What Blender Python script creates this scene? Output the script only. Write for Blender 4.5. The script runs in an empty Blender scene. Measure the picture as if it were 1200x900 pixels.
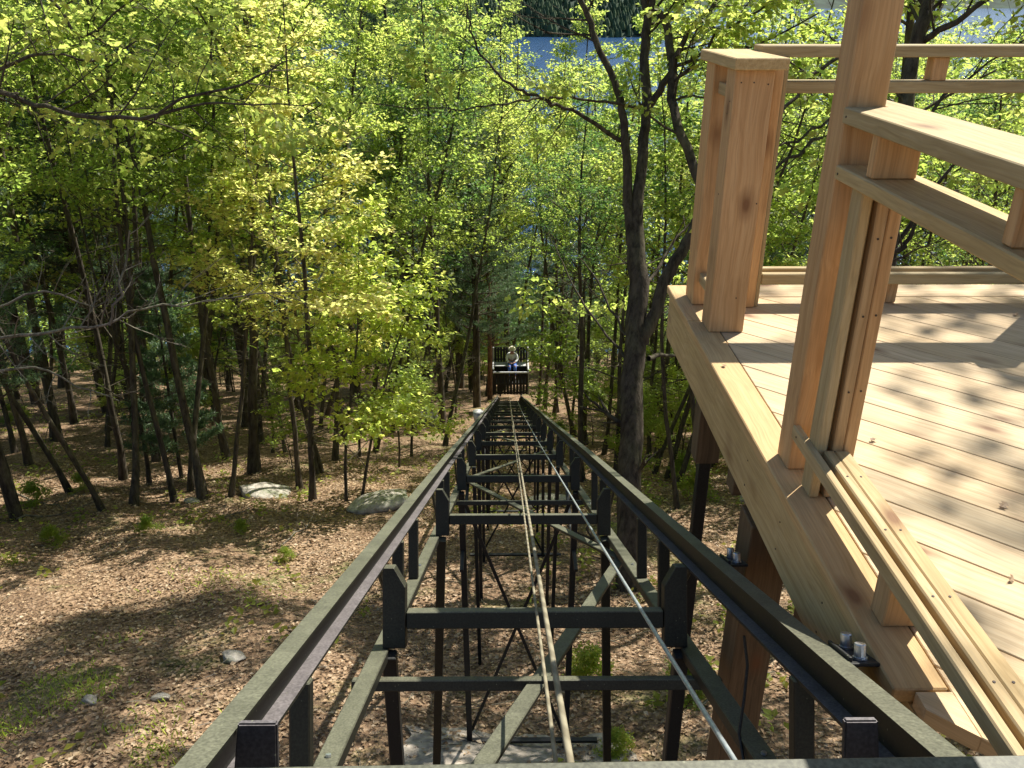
import bpy, bmesh, math, random
import numpy as np
from mathutils import Vector, Matrix
random.seed(7)
S = bpy.context.scene
C = S.collection

# ------------------------------------------------------------------ camera
F = 970.0
TH = math.radians(25.0)          # pitch below the horizontal
YAW = math.radians(0.354)
cam_d = bpy.data.cameras.new("camera")
cam = bpy.data.objects.new("camera", cam_d); C.objects.link(cam)
cam_d.sensor_fit = 'HORIZONTAL'; cam_d.sensor_width = 36.0
cam_d.lens = F / 1200.0 * 36.0
cam_d.clip_start = 0.05; cam_d.clip_end = 20000
cam.rotation_euler = (math.radians(90) - TH, 0, -YAW)
S.camera = cam
S.render.resolution_x = 1024; S.render.resolution_y = 768

# ------------------------------------------------------------------ light
SUN = Vector((0.57, 0.60, 1.0)).normalized()
w = bpy.data.worlds.new("World"); S.world = w; w.use_nodes = True
nt = w.node_tree
sky = nt.nodes.new("ShaderNodeTexSky"); sky.sky_type = 'NISHITA'; sky.sun_disc = False
sky.sun_elevation = math.asin(SUN.z); sky.sun_rotation = math.atan2(SUN.x, SUN.y)
nt.links.new(sky.outputs[0], nt.nodes["Background"].inputs[0])
nt.nodes["Background"].inputs[1].default_value = 0.075
sl = bpy.data.lights.new("sun", 'SUN'); sl.energy = 5.0; sl.angle = math.radians(0.53)
sl.color = (1.0, 0.95, 0.86)
so = bpy.data.objects.new("sun", sl); C.objects.link(so)
so.rotation_euler = SUN.to_track_quat('Z', 'Y').to_euler()
S.view_settings.view_transform = 'Standard'; S.view_settings.look = 'None'
S.view_settings.exposure = 0.95; S.view_settings.gamma = 1.0
S.cycles.max_bounces = 10; S.cycles.transmission_bounces = 6; S.cycles.diffuse_bounces = 5
S.cycles.caustics_reflective = False; S.cycles.caustics_refractive = False

# pixel of the photograph (1200x900) -> world ray, for measuring where things stand
f_ = np.array([math.sin(YAW)*math.cos(TH), math.cos(YAW)*math.cos(TH), -math.sin(TH)])
r_ = np.array([math.cos(YAW), -math.sin(YAW), 0.0]); u_ = np.cross(r_, f_)
def ray(x, y): return f_ + r_*(x-600)/F - u_*(y-450)/F
def at_depth(x, y, d): return ray(x, y)*d
def at_X(x, y, X): d = ray(x, y); return d*X/d[0]

# ------------------------------------------------------------------ terrain
def g(x, y):
    x = np.asarray(x, float); y = np.asarray(y, float)
    z = -4.18 - 0.381*y
    z = z + 0.10*np.sin(x*0.9+1.3)*np.sin(y*0.7) + 0.06*np.sin(x*2.1+y*1.7)
    z = z + 0.5*np.sin(x*0.16+0.6)*np.sin(y*0.11+0.8)*np.clip((np.abs(x)-1.5)/6, 0, 1)
    far = np.clip((y-100)/15, 0, 1)
    z = z*(1-far) + (-47.0)*far
    near = np.clip((-y-6)/10, 0, 1)
    return z*(1-near) + (-1.9)*near
def ground_at(x, y):
    d = ray(x, y); lo, hi = 1.0, 160.0
    t = 1.0
    while t < 200:
        p = d*t
        if p[2] < g(p[0], p[1]): break
        t += 0.05
    return d*t

# ------------------------------------------------------------------ materials
def newmat(name):
    m = bpy.data.materials.new(name); m.use_nodes = True
    n = m.node_tree.nodes; l = m.node_tree.links
    return m, n, l, n["Principled BSDF"]
def N(n, t, **kw):
    a = n.new(t)
    for k, v in kw.items(): setattr(a, k, v)
    return a
def ramp(n, stops):
    r = n.new("ShaderNodeValToRGB"); e = r.color_ramp.elements
    while len(e) > 1: e.remove(e[-1])
    e[0].position = stops[0][0]; e[0].color = (*stops[0][1], 1)
    for p, c in stops[1:]:
        k = e.new(p); k.color = (*c, 1)
    return r
def mix(n, l, mode, fac, a, b):
    m = n.new("ShaderNodeMix"); m.data_type = 'RGBA'; m.blend_type = mode
    for sock, v in ((m.inputs[0], fac), (m.inputs[6], a), (m.inputs[7], b)):
        if hasattr(v, 'type') and hasattr(v, 'is_linked'): l.new(v, sock)
        elif isinstance(v, (int, float)): sock.default_value = v
        else: sock.default_value = (*v, 1)
    return m.outputs[2]

def wood(name, c1, c2, c3, knots=True, rough=0.72, weather=0.0):
    """lumber: grain runs along the local X of every board"""
    m, n, l, P = newmat(name)
    tc = N(n, "ShaderNodeTexCoord"); oi = N(n, "ShaderNodeObjectInfo")
    rnd = N(n, "ShaderNodeVectorMath", operation='SCALE'); 
    comb = N(n, "ShaderNodeCombineXYZ")
    for i in range(3): l.new(oi.outputs["Random"], comb.inputs[i])
    l.new(comb.outputs[0], rnd.inputs[0]); rnd.inputs["Scale"].default_value = 37.0
    add = N(n, "ShaderNodeVectorMath", operation='ADD')
    l.new(tc.outputs["Object"], add.inputs[0]); l.new(rnd.outputs[0], add.inputs[1])
    # slow warp, so that the grain lines wander and swirl round knots
    wn = N(n, "ShaderNodeTexNoise"); wn.inputs["Scale"].default_value = 3.0; wn.inputs["Detail"].default_value = 2
    l.new(add.outputs[0], wn.inputs["Vector"])
    ws = N(n, "ShaderNodeVectorMath", operation='SCALE'); ws.inputs["Scale"].default_value = 0.05
    l.new(wn.outputs["Color"], ws.inputs[0])
    a2 = N(n, "ShaderNodeVectorMath", operation='ADD'); l.new(add.outputs[0], a2.inputs[0]); l.new(ws.outputs[0], a2.inputs[1])
    mp = N(n, "ShaderNodeMapping"); mp.inputs["Scale"].default_value = (1.3, 48, 48); l.new(a2.outputs[0], mp.inputs[0])
    gr = N(n, "ShaderNodeTexNoise"); gr.inputs["Scale"].default_value = 1.6; gr.inputs["Detail"].default_value = 5; gr.inputs["Roughness"].default_value = 0.6
    l.new(mp.outputs[0], gr.inputs["Vector"])
    rp = ramp(n, [(0.30, c1), (0.5, c2), (0.72, c3)]); l.new(gr.outputs["Fac"], rp.inputs[0])
    # fine fibres
    mp2 = N(n, "ShaderNodeMapping"); mp2.inputs["Scale"].default_value = (6, 260, 260); l.new(a2.outputs[0], mp2.inputs[0])
    fb = N(n, "ShaderNodeTexNoise"); fb.inputs["Scale"].default_value = 1.0; fb.inputs["Detail"].default_value = 2; l.new(mp2.outputs[0], fb.inputs["Vector"])
    fr = ramp(n, [(0.3, (0.82,)*3), (0.6, (1.04,)*3)]); l.new(fb.outputs["Fac"], fr.inputs[0])
    col = mix(n, l, 'MULTIPLY', 0.8, rp.outputs[0], fr.outputs[0])
    if knots:
        mk = N(n, "ShaderNodeMapping"); mk.inputs["Scale"].default_value = (4.2, 9, 9); l.new(a2.outputs[0], mk.inputs[0])
        vo = N(n, "ShaderNodeTexVoronoi"); vo.inputs["Scale"].default_value = 1.0; l.new(mk.outputs[0], vo.inputs["Vector"])
        kr = ramp(n, [(0.07, (1,)*3), (0.15, (0.5,)*3), (0.30, (0,)*3)]); l.new(vo.outputs["Distance"], kr.inputs[0])
        sel = N(n, "ShaderNodeMath", operation='GREATER_THAN'); sel.inputs[1].default_value = 0.55
        sp = N(n, "ShaderNodeSeparateColor"); l.new(vo.outputs["Color"], sp.inputs[0]); l.new(sp.outputs[0], sel.inputs[0])
        kk = N(n, "ShaderNodeMath", operation='MULTIPLY'); l.new(kr.outputs[0], kk.inputs[0]); l.new(sel.outputs[0], kk.inputs[1])
        k2 = N(n, "ShaderNodeMath", operation='MULTIPLY'); l.new(kk.outputs[0], k2.inputs[0]); k2.inputs[1].default_value = 0.85
        col = mix(n, l, 'MIX', k2.outputs[0], col, (0.16, 0.07, 0.03))
    # board to board tint, large stains and handling marks
    tr = ramp(n, [(0.0, (0.84, 0.86, 0.86)), (0.5, (1.0, 0.97, 0.95)), (1.0, (1.1, 1.04, 0.94))]); l.new(oi.outputs["Random"], tr.inputs[0])
    col = mix(n, l, 'MULTIPLY', 1.0, col, tr.outputs[0])
    st = N(n, "ShaderNodeTexNoise"); st.inputs["Scale"].default_value = 2.3; st.inputs["Detail"].default_value = 5; l.new(add.outputs[0], st.inputs["Vector"])
    sr = ramp(n, [(0.35, (0.80, 0.79, 0.76)), (0.6, (1.0, 1.0, 1.0))]); l.new(st.outputs["Fac"], sr.inputs[0])
    col = mix(n, l, 'MULTIPLY', 0.6+weather, col, sr.outputs[0])
    l.new(col, P.inputs["Base Color"])
    P.inputs["Roughness"].default_value = rough; P.inputs["Specular IOR Level"].default_value = 0.3
    bp = N(n, "ShaderNodeBump"); bp.inputs["Strength"].default_value = 0.35; bp.inputs["Distance"].default_value = 0.002
    l.new(gr.outputs["Fac"], bp.inputs["Height"]); l.new(bp.outputs[0], P.inputs["Normal"])
    return m
M = {}
M['deck'] = wood('deck_cedar', (0.46, 0.34, 0.195), (0.57, 0.44, 0.27), (0.63, 0.505, 0.325), weather=0.3)
M['border'] = wood('border_cedar', (0.45, 0.30, 0.145), (0.52, 0.365, 0.185), (0.58, 0.42, 0.23), weather=0.1)
M['post'] = wood('post_fir', (0.42, 0.245, 0.11), (0.53, 0.33, 0.16), (0.60, 0.40, 0.21))
M['rail'] = wood('rail_fir', (0.37, 0.265, 0.125), (0.45, 0.34, 0.175), (0.52, 0.41, 0.235))
M['joist'] = wood('support_timber', (0.09, 0.058, 0.032), (0.135, 0.088, 0.048), (0.18, 0.12, 0.07))  # dark brown, deepened further: shade under the deck put into the colour
M['plank'] = wood('weathered_grey_plank', (0.13, 0.11, 0.09), (0.2, 0.175, 0.15), (0.28, 0.25, 0.22), rough=0.85)

def steel(name, base, sunlit_dust, amount, rough=0.5):
    m, n, l, P = newmat(name)
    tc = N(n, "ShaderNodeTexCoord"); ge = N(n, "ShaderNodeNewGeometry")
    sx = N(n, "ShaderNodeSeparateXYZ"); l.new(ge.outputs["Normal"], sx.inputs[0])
    up = N(n, "ShaderNodeMapRange"); up.inputs[1].default_value = 0.35; up.inputs[2].default_value = 0.9; l.new(sx.outputs[2], up.inputs[0])  # dust on upward faces; its colour also carries a painted sunlit tone
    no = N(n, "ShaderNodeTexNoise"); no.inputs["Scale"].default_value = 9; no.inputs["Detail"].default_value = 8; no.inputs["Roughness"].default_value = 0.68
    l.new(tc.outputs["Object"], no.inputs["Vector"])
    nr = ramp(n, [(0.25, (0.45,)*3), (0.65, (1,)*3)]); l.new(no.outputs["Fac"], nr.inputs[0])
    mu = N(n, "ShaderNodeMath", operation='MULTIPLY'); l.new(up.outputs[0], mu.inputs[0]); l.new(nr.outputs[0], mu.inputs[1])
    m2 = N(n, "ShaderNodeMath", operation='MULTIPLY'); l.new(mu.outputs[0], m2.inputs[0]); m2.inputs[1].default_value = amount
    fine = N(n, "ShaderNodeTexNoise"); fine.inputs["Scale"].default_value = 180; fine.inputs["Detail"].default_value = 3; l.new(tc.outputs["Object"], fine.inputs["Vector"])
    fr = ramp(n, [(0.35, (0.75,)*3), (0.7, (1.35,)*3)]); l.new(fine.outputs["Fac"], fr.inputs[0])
    dcol = mix(n, l, 'MULTIPLY', 1.0, sunlit_dust, fr.outputs[0])
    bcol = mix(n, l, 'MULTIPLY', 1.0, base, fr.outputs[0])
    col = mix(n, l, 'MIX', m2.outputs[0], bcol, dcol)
    # pale flecks: pollen and scratches
    vo = N(n, "ShaderNodeTexVoronoi"); vo.inputs["Scale"].default_value = 42; l.new(tc.outputs["Object"], vo.inputs["Vector"])
    vr = ramp(n, [(0.03, (1,)*3), (0.09, (0,)*3)]); l.new(vo.outputs["Distance"], vr.inputs[0])
    fm = N(n, "ShaderNodeMath", operation='MULTIPLY'); l.new(vr.outputs[0], fm.inputs[0]); fm.inputs[1].default_value = 0.5
    col = mix(n, l, 'MIX', fm.outputs[0], col, (0.30, 0.31, 0.20))
    l.new(col, P.inputs["Base Color"]); P.inputs["Roughness"].default_value = rough; P.inputs["Specular IOR Level"].default_value = 0.25
    bp = N(n, "ShaderNodeBump"); bp.inputs["Strength"].default_value = 0.25; bp.inputs["Distance"].default_value = 0.002
    l.new(no.outputs["Fac"], bp.inputs["Height"]); l.new(bp.outputs[0], P.inputs["Normal"])
    return m
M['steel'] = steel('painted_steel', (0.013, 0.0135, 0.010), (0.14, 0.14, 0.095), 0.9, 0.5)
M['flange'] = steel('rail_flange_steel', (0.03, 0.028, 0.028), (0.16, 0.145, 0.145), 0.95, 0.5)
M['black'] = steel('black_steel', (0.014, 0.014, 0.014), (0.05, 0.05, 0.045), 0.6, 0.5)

def plain(name, col, rough=0.6, metal=0.0, scale=30, var=0.25, bump=0.0):
    m, n, l, P = newmat(name)
    tc = N(n, "ShaderNodeTexCoord")
    no = N(n, "ShaderNodeTexNoise"); no.inputs["Scale"].default_value = scale; no.inputs["Detail"].default_value = 5
    l.new(tc.outputs["Object"], no.inputs["Vector"])
    lo = tuple(c*(1-var) for c in col); hi = tuple(min(1, c*(1+var)) for c in col)
    r = ramp(n, [(0.3, lo), (0.7, hi)]); l.new(no.outputs["Fac"], r.inputs[0]); l.new(r.outputs[0], P.inputs["Base Color"])
    P.inputs["Roughness"].default_value = rough; P.inputs["Metallic"].default_value = metal
    if bump:
        b = N(n, "ShaderNodeBump"); b.inputs["Strength"].default_value = bump; b.inputs["Distance"].default_value = 0.01
        l.new(no.outputs["Fac"], b.inputs["Height"]); l.new(b.outputs[0], P.inputs["Normal"])
    return m
M['galv'] = plain('galvanised_steel', (0.55, 0.58, 0.62), 0.32, 0.9, 60, 0.15)
M['wire'] = plain('steel_cable', (0.42, 0.46, 0.46), 0.45, 0.6, 90, 0.2)
M['screw'] = plain('screw_hole', (0.05, 0.03, 0.02), 0.7)
M['shirt'] = plain('white_shirt', (0.72, 0.74, 0.74), 0.9)
M['hat'] = plain('cream_hat', (0.74, 0.68, 0.50), 0.9)
M['jeans'] = plain('blue_jeans', (0.10, 0.19, 0.62), 0.9)
M['skin'] = plain('skin', (0.34, 0.18, 0.12), 0.6)
M['shoe'] = plain('shoe', (0.05, 0.04, 0.035), 0.6)
M['seat'] = plain('pale_seat_boards', (0.40, 0.40, 0.40), 0.7)
M['concrete'] = plain('rough_concrete', (0.30, 0.26, 0.21), 0.95, 0, 14, 0.45, 0.8)

# rope: twisted strands as a wave round the rope's axis (local X)
m, n, l, P = newmat('tan_rope')
tc = N(n, "ShaderNodeTexCoord"); wv = N(n, "ShaderNodeTexWave"); wv.inputs["Scale"].default_value = 14; wv.bands_direction = 'DIAGONAL'
l.new(tc.outputs["Object"], wv.inputs["Vector"])
r = ramp(n, [(0.2, (0.17, 0.145, 0.09)), (0.8, (0.26, 0.23, 0.15))]); l.new(wv.outputs["Fac"], r.inputs[0]); l.new(r.outputs[0], P.inputs["Base Color"])
P.inputs["Roughness"].default_value = 0.7; M['rope'] = m

def bark(name, c1, c2, scale=14):
    m, n, l, P = newmat(name)
    tc = N(n, "ShaderNodeTexCoord"); mp = N(n, "ShaderNodeMapping"); mp.inputs["Scale"].default_value = (1, 1, 0.22)
    l.new(tc.outputs["Object"], mp.inputs[0])
    no = N(n, "ShaderNodeTexNoise"); no.inputs["Scale"].default_value = scale; no.inputs["Detail"].default_value = 6; no.inputs["Roughness"].default_value = 0.7
    l.new(mp.outputs[0], no.inputs["Vector"])
    r = ramp(n, [(0.35, c1), (0.62, c2)]); l.new(no.outputs["Fac"], r.inputs[0])
    big = N(n, "ShaderNodeTexNoise"); big.inputs["Scale"].default_value = 2.5; l.new(tc.outputs["Object"], big.inputs["Vector"])
    br = ramp(n, [(0.45, (1, 1, 1)), (0.65, (1.25, 1.35, 1.15))]); l.new(big.outputs["Fac"], br.inputs[0])
    l.new(mix(n, l, 'MULTIPLY', 1.0, r.outputs[0], br.outputs[0]), P.inputs["Base Color"])
    P.inputs["Roughness"].default_value = 0.95; P.inputs["Specular IOR Level"].default_value = 0.15
    b = N(n, "ShaderNodeBump"); b.inputs["Strength"].default_value = 0.9; b.inputs["Distance"].default_value = 0.03
    l.new(no.outputs["Fac"], b.inputs["Height"]); l.new(b.outputs[0], P.inputs["Normal"])
    return m
M['bark'] = bark('grey_brown_bark', (0.03, 0.024, 0.018), (0.10, 0.082, 0.062))
M['bark_pale'] = bark('pale_dead_bark', (0.07, 0.06, 0.048), (0.20, 0.175, 0.14))
M['bark_red'] = bark('reddish_pine_bark', (0.06, 0.035, 0.025), (0.20, 0.11, 0.075))

def leafmat(name, cols, trans, tw=0.55, rough=0.45):
    """leaf blade: diffuse + translucent, tint picked per leaf"""
    m, n, l, P = newmat(name)
    ge = N(n, "ShaderNodeNewGeometry")
    k = len(cols)
    r = ramp(n, [(i/(k-1), c) for i, c in enumerate(cols)]); l.new(ge.outputs["Random Per Island"], r.inputs[0])
    rt = ramp(n, [(i/(k-1), c) for i, c in enumerate(trans)]); l.new(ge.outputs["Random Per Island"], rt.inputs[0])
    oi = N(n, "ShaderNodeObjectInfo")
    orr = ramp(n, [(0, (0.86, 0.92, 0.9)), (1, (1.1, 1.06, 1.0))]); l.new(oi.outputs["Random"], orr.inputs[0])
    c1 = mix(n, l, 'MULTIPLY', 1.0, r.outputs[0], orr.outputs[0]); c2 = mix(n, l, 'MULTIPLY', 1.0, rt.outputs[0], orr.outputs[0])
    l.new(c1, P.inputs["Base Color"]); P.inputs["Roughness"].default_value = rough; P.inputs["Specular IOR Level"].default_value = 0.35
    t = N(n, "ShaderNodeBsdfTranslucent"); l.new(c2, t.inputs[0])
    ms = N(n, "ShaderNodeMixShader"); ms.inputs[0].default_value = tw
    l.new(P.outputs[0], ms.inputs[1]); l.new(t.outputs[0], ms.inputs[2])
    l.new(ms.outputs[0], n["Material Output"].inputs[0])
    return m
M['leaf_green'] = leafmat('leaf_green', [(0.08, 0.13, 0.03), (0.12, 0.175, 0.04), (0.15, 0.195, 0.045)], [(0.33, 0.46, 0.08), (0.44, 0.56, 0.11), (0.54, 0.62, 0.13)], 0.76)
M['leaf_lime'] = leafmat('leaf_lime', [(0.11, 0.18, 0.04), (0.15, 0.22, 0.05), (0.19, 0.24, 0.06)], [(0.44, 0.58, 0.11), (0.56, 0.67, 0.15), (0.68, 0.70, 0.18)], 0.77)
M['leaf_gold'] = leafmat('leaf_gold', [(0.24, 0.27, 0.07), (0.30, 0.30, 0.08), (0.32, 0.27, 0.10)], [(0.70, 0.78, 0.22), (0.82, 0.82, 0.26), (0.85, 0.74, 0.30)], 0.76)
M['leaf_deep'] = leafmat('leaf_deep', [(0.04, 0.095, 0.03), (0.06, 0.13, 0.04), (0.08, 0.14, 0.04)], [(0.16, 0.32, 0.07), (0.22, 0.40, 0.09), (0.30, 0.45, 0.10)], 0.55)
M['needle'] = leafmat('pine_needle', [(0.075, 0.13, 0.07), (0.10, 0.165, 0.085), (0.13, 0.19, 0.10)], [(0.16, 0.27, 0.12), (0.2, 0.31, 0.14), (0.25, 0.35, 0.16)], 0.4)
M['litter'] = leafmat('dead_leaf', [(0.17, 0.105, 0.06), (0.34, 0.225, 0.135), (0.46, 0.325, 0.205), (0.24, 0.15, 0.09), (0.56, 0.43, 0.30)],
                      [(0.3, 0.18, 0.1), (0.4, 0.28, 0.15), (0.5, 0.34, 0.2), (0.3, 0.2, 0.1), (0.5, 0.38, 0.26)], 0.15, 0.6)

# forest floor
m, n, l, P = newmat('forest_floor')
tc = N(n, "ShaderNodeTexCoord")
vo = N(n, "ShaderNodeTexVoronoi"); vo.inputs["Scale"].default_value = 20; vo.inputs["Randomness"].default_value = 1.0
wn = N(n, "ShaderNodeTexNoise"); wn.inputs["Scale"].default_value = 9; wn.inputs["Detail"].default_value = 3; l.new(tc.outputs["Object"], wn.inputs["Vector"])
wa = N(n, "ShaderNodeVectorMath", operation='MULTIPLY_ADD'); wa.inputs[1].default_value = (0.12,)*3
l.new(wn.outputs["Color"], wa.inputs[0]); l.new(tc.outputs["Object"], wa.inputs[2]); l.new(wa.outputs[0], vo.inputs["Vector"])
sp = N(n, "ShaderNodeSeparateColor"); l.new(vo.outputs["Color"], sp.inputs[0])
lr = ramp(n, [(0.0, (0.10, 0.063, 0.038)), (0.3, (0.21, 0.135, 0.08)), (0.6, (0.35, 0.24, 0.15)), (0.85, (0.24, 0.16, 0.10)), (1.0, (0.46, 0.34, 0.23))]); l.new(sp.outputs[0], lr.inputs[0])
b1 = N(n, "ShaderNodeTexNoise"); b1.inputs["Scale"].default_value = 0.9; b1.inputs["Detail"].default_value = 6; l.new(tc.outputs["Object"], b1.inputs["Vector"])
so_ = ramp(n, [(0.42, (0, 0, 0)), (0.6, (1, 1, 1))]); l.new(b1.outputs["Fac"], so_.inputs[0])
fac = N(n, "ShaderNodeMath", operation='MULTIPLY'); l.new(so_.outputs[0], fac.inputs[0]); fac.inputs[1].default_value = 0.55
c = mix(n, l, 'MIX', fac.outputs[0], lr.outputs[0], (0.155, 0.10, 0.062))
b2 = N(n, "ShaderNodeTexNoise"); b2.inputs["Scale"].default_value = 0.55; b2.inputs["Detail"].default_value = 8; b2.inputs["Roughness"].default_value = 0.7
mpp = N(n, "ShaderNodeMapping"); mpp.inputs["Location"].default_value = (7, 3, 1); l.new(tc.outputs["Object"], mpp.inputs[0]); l.new(mpp.outputs[0], b2.inputs["Vector"])
gr_ = ramp(n, [(0.55, (0, 0, 0)), (0.66, (1, 1, 1))]); l.new(b2.outputs["Fac"], gr_.inputs[0])
fg = N(n, "ShaderNodeMath", operation='MULTIPLY'); l.new(gr_.outputs[0], fg.inputs[0]); fg.inputs[1].default_value = 0.6
c = mix(n, l, 'MIX', fg.outputs[0], c, (0.13, 0.17, 0.05))
l.new(c, P.inputs["Base Color"]); P.inputs["Roughness"].default_value = 0.95; P.inputs["Specular IOR Level"].default_value = 0.1
bp = N(n, "ShaderNodeBump"); bp.inputs["Strength"].default_value = 0.9; bp.inputs["Distance"].default_value = 0.05
l.new(vo.outputs["Distance"], bp.inputs["Height"]); l.new(bp.outputs[0], P.inputs["Normal"])
M['floor'] = m

# water
m, n, l, P = newmat('lake_water')
P.inputs["Base Color"].default_value = (0.022, 0.07, 0.165, 1); P.inputs["Roughness"].default_value = 0.15; P.inputs["Specular IOR Level"].default_value = 0.4
tc = N(n, "ShaderNodeTexCoord"); mp = N(n, "ShaderNodeMapping"); mp.inputs["Scale"].default_value = (1, 0.35, 1); l.new(tc.outputs["Object"], mp.inputs[0])
no = N(n, "ShaderNodeTexNoise"); no.inputs["Scale"].default_value = 0.5; no.inputs["Detail"].default_value = 7; no.inputs["Roughness"].default_value = 0.65; l.new(mp.outputs[0], no.inputs["Vector"])
bp = N(n, "ShaderNodeBump"); bp.inputs["Strength"].default_value = 1.0; bp.inputs["Distance"].default_value = 1.3
l.new(no.outputs["Fac"], bp.inputs["Height"]); l.new(bp.outputs[0], P.inputs["Normal"])
M['water'] = m
M['hill'] = plain('far_forest_hill', (0.03, 0.05, 0.03), 1.0, 0, 0.02, 0.5)
M['fartree'] = leafmat('far_conifer', [(0.03, 0.06, 0.035), (0.055, 0.095, 0.045), (0.10, 0.14, 0.06)], [(0.06, 0.10, 0.05)]*3, 0.15, 0.9)

# rock: lichen grey
m, n, l, P = newmat('lichen_rock')
tc = N(n, "ShaderNodeTexCoord"); no = N(n, "ShaderNodeTexNoise"); no.inputs["Scale"].default_value = 6; no.inputs["Detail"].default_value = 9; no.inputs["Roughness"].default_value = 0.7
l.new(tc.outputs["Object"], no.inputs["Vector"])
r = ramp(n, [(0.33, (0.14, 0.12, 0.095)), (0.5, (0.33, 0.30, 0.25)), (0.68, (0.52, 0.48, 0.41))]); l.new(no.outputs["Fac"], r.inputs[0]); 
n2 = N(n, "ShaderNodeTexNoise"); n2.inputs["Scale"].default_value = 2.2; n2.inputs["Detail"].default_value = 7; l.new(tc.outputs["Object"], n2.inputs["Vector"])
r2 = ramp(n, [(0.55, (0, 0, 0)), (0.65, (0.7, 0.7, 0.7))]); l.new(n2.outputs["Fac"], r2.inputs[0])
l.new(mix(n, l, 'MIX', r2.outputs[0], r.outputs[0], (0.09, 0.12, 0.045)), P.inputs["Base Color"]); P.inputs["Roughness"].default_value = 0.95
bp = N(n, "ShaderNodeBump"); bp.inputs["Strength"].default_value = 0.8; bp.inputs["Distance"].default_value = 0.03
l.new(no.outputs["Fac"], bp.inputs["Height"]); l.new(bp.outputs[0], P.inputs["Normal"]); M['rock'] = m

# ------------------------------------------------------------------ object helpers
def tag(o, label=None, cat=None, group=None, kind=None):
    if label: o["label"] = label
    if cat: o["category"] = cat
    if group: o["group"] = group
    if kind: o["kind"] = kind
    return o
def thing(name, label, cat, loc=(0, 0, 0), group=None):
    o = bpy.data.objects.new(name, None); C.objects.link(o); o.location = loc; o.empty_display_size = 0.2
    return tag(o, label, cat, group)
def link(name, me, parent=None, loc=None, rot=None):
    o = bpy.data.objects.new(name, me); C.objects.link(o)
    if parent: o.parent = parent
    if loc is not None: o.location = loc
    if rot is not None: o.rotation_euler = rot
    return o
def npmesh(name, V, Fc, mat, smooth=False):
    """V (n,3), Fc list of arrays (m,k) of equal k"""
    me = bpy.data.meshes.new(name)
    V = np.asarray(V, np.float32)
    me.vertices.add(len(V)); me.vertices.foreach_set("co", V.ravel())
    Fc = [np.asarray(f, np.int32) for f in Fc if len(f)]
    nl = sum(f.size for f in Fc); npoly = sum(len(f) for f in Fc)
    me.loops.add(nl); me.polygons.add(npoly)
    me.loops.foreach_set("vertex_index", np.concatenate([f.ravel() for f in Fc]))
    tot = np.concatenate([np.full(len(f), f.shape[1], np.int32) for f in Fc])
    st = np.concatenate([[0], np.cumsum(tot)[:-1]]).astype(np.int32)
    me.polygons.foreach_set("loop_start", st); me.polygons.foreach_set("loop_total", tot)
    me.polygons.foreach_set("use_smooth", np.full(npoly, smooth, bool))
    me.materials.append(mat); me.update(calc_edges=True); me.validate()
    return me

def frame_of(p0, p1, up=(0, 0, 1)):
    p0 = Vector(p0); p1 = Vector(p1); X = (p1-p0); L = X.length; X.normalize()
    Zv = Vector(up); 
    if abs(X.dot(Zv.normalized())) > 0.98: Zv = Vector((0, 1, 0))
    Y = Zv.cross(X).normalized(); Z = X.cross(Y).normalized()
    mt = Matrix((X, Y, Z)).transposed().to_4x4(); mt.translation = (p0+p1)/2
    return mt, L
_box = {}
def bar(name, p0, p1, w_, h_, mat, parent, up=(0, 0, 1), bev=None):
    """box from p0 to p1: width w_ across, h_ along up; centred on the line"""
    mt, L = frame_of(p0, p1, up)
    key = (round(L, 4), round(w_, 4), round(h_, 4), mat.name, bev)
    me = _box.get(key)
    if me is None:
        bm = bmesh.new(); bmesh.ops.create_cube(bm, size=1)
        bmesh.ops.scale(bm, vec=(L, w_, h_), verts=bm.verts)
        b = bev if bev is not None else min(0.003, 0.2*min(w_, h_))
        if b > 0: bmesh.ops.bevel(bm, geom=bm.edges[:], offset=b, segments=1, affect='EDGES')
        me = bpy.data.meshes.new(name); bm.to_mesh(me); bm.free(); me.materials.append(mat); _box[key] = me
    o = link(name, me, parent)
    if parent: mt = Matrix.Translation(-parent.location) @ mt
    o.matrix_local = mt
    return o
def block(name, x0, x1, y0, y1, z0, z1, mat, parent, axis='x', bev=None):
    """axis-aligned lumber with its grain along the given axis"""
    cx, cy, cz = (x0+x1)/2, (y0+y1)/2, (z0+z1)/2
    if axis == 'x': return bar(name, (x0, cy, cz), (x1, cy, cz), y1-y0, z1-z0, mat, parent, (0, 0, 1), bev)
    if axis == 'y': return bar(name, (cx, y0, cz), (cx, y1, cz), x1-x0, z1-z0, mat, parent, (0, 0, 1), bev)
    # grain up: local Y must be across x -> up vector (0,1,0)
    return bar(name, (cx, cy, z0), (cx, cy, z1), x1-x0, y1-y0, mat, parent, (0, 1, 0), bev)
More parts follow.
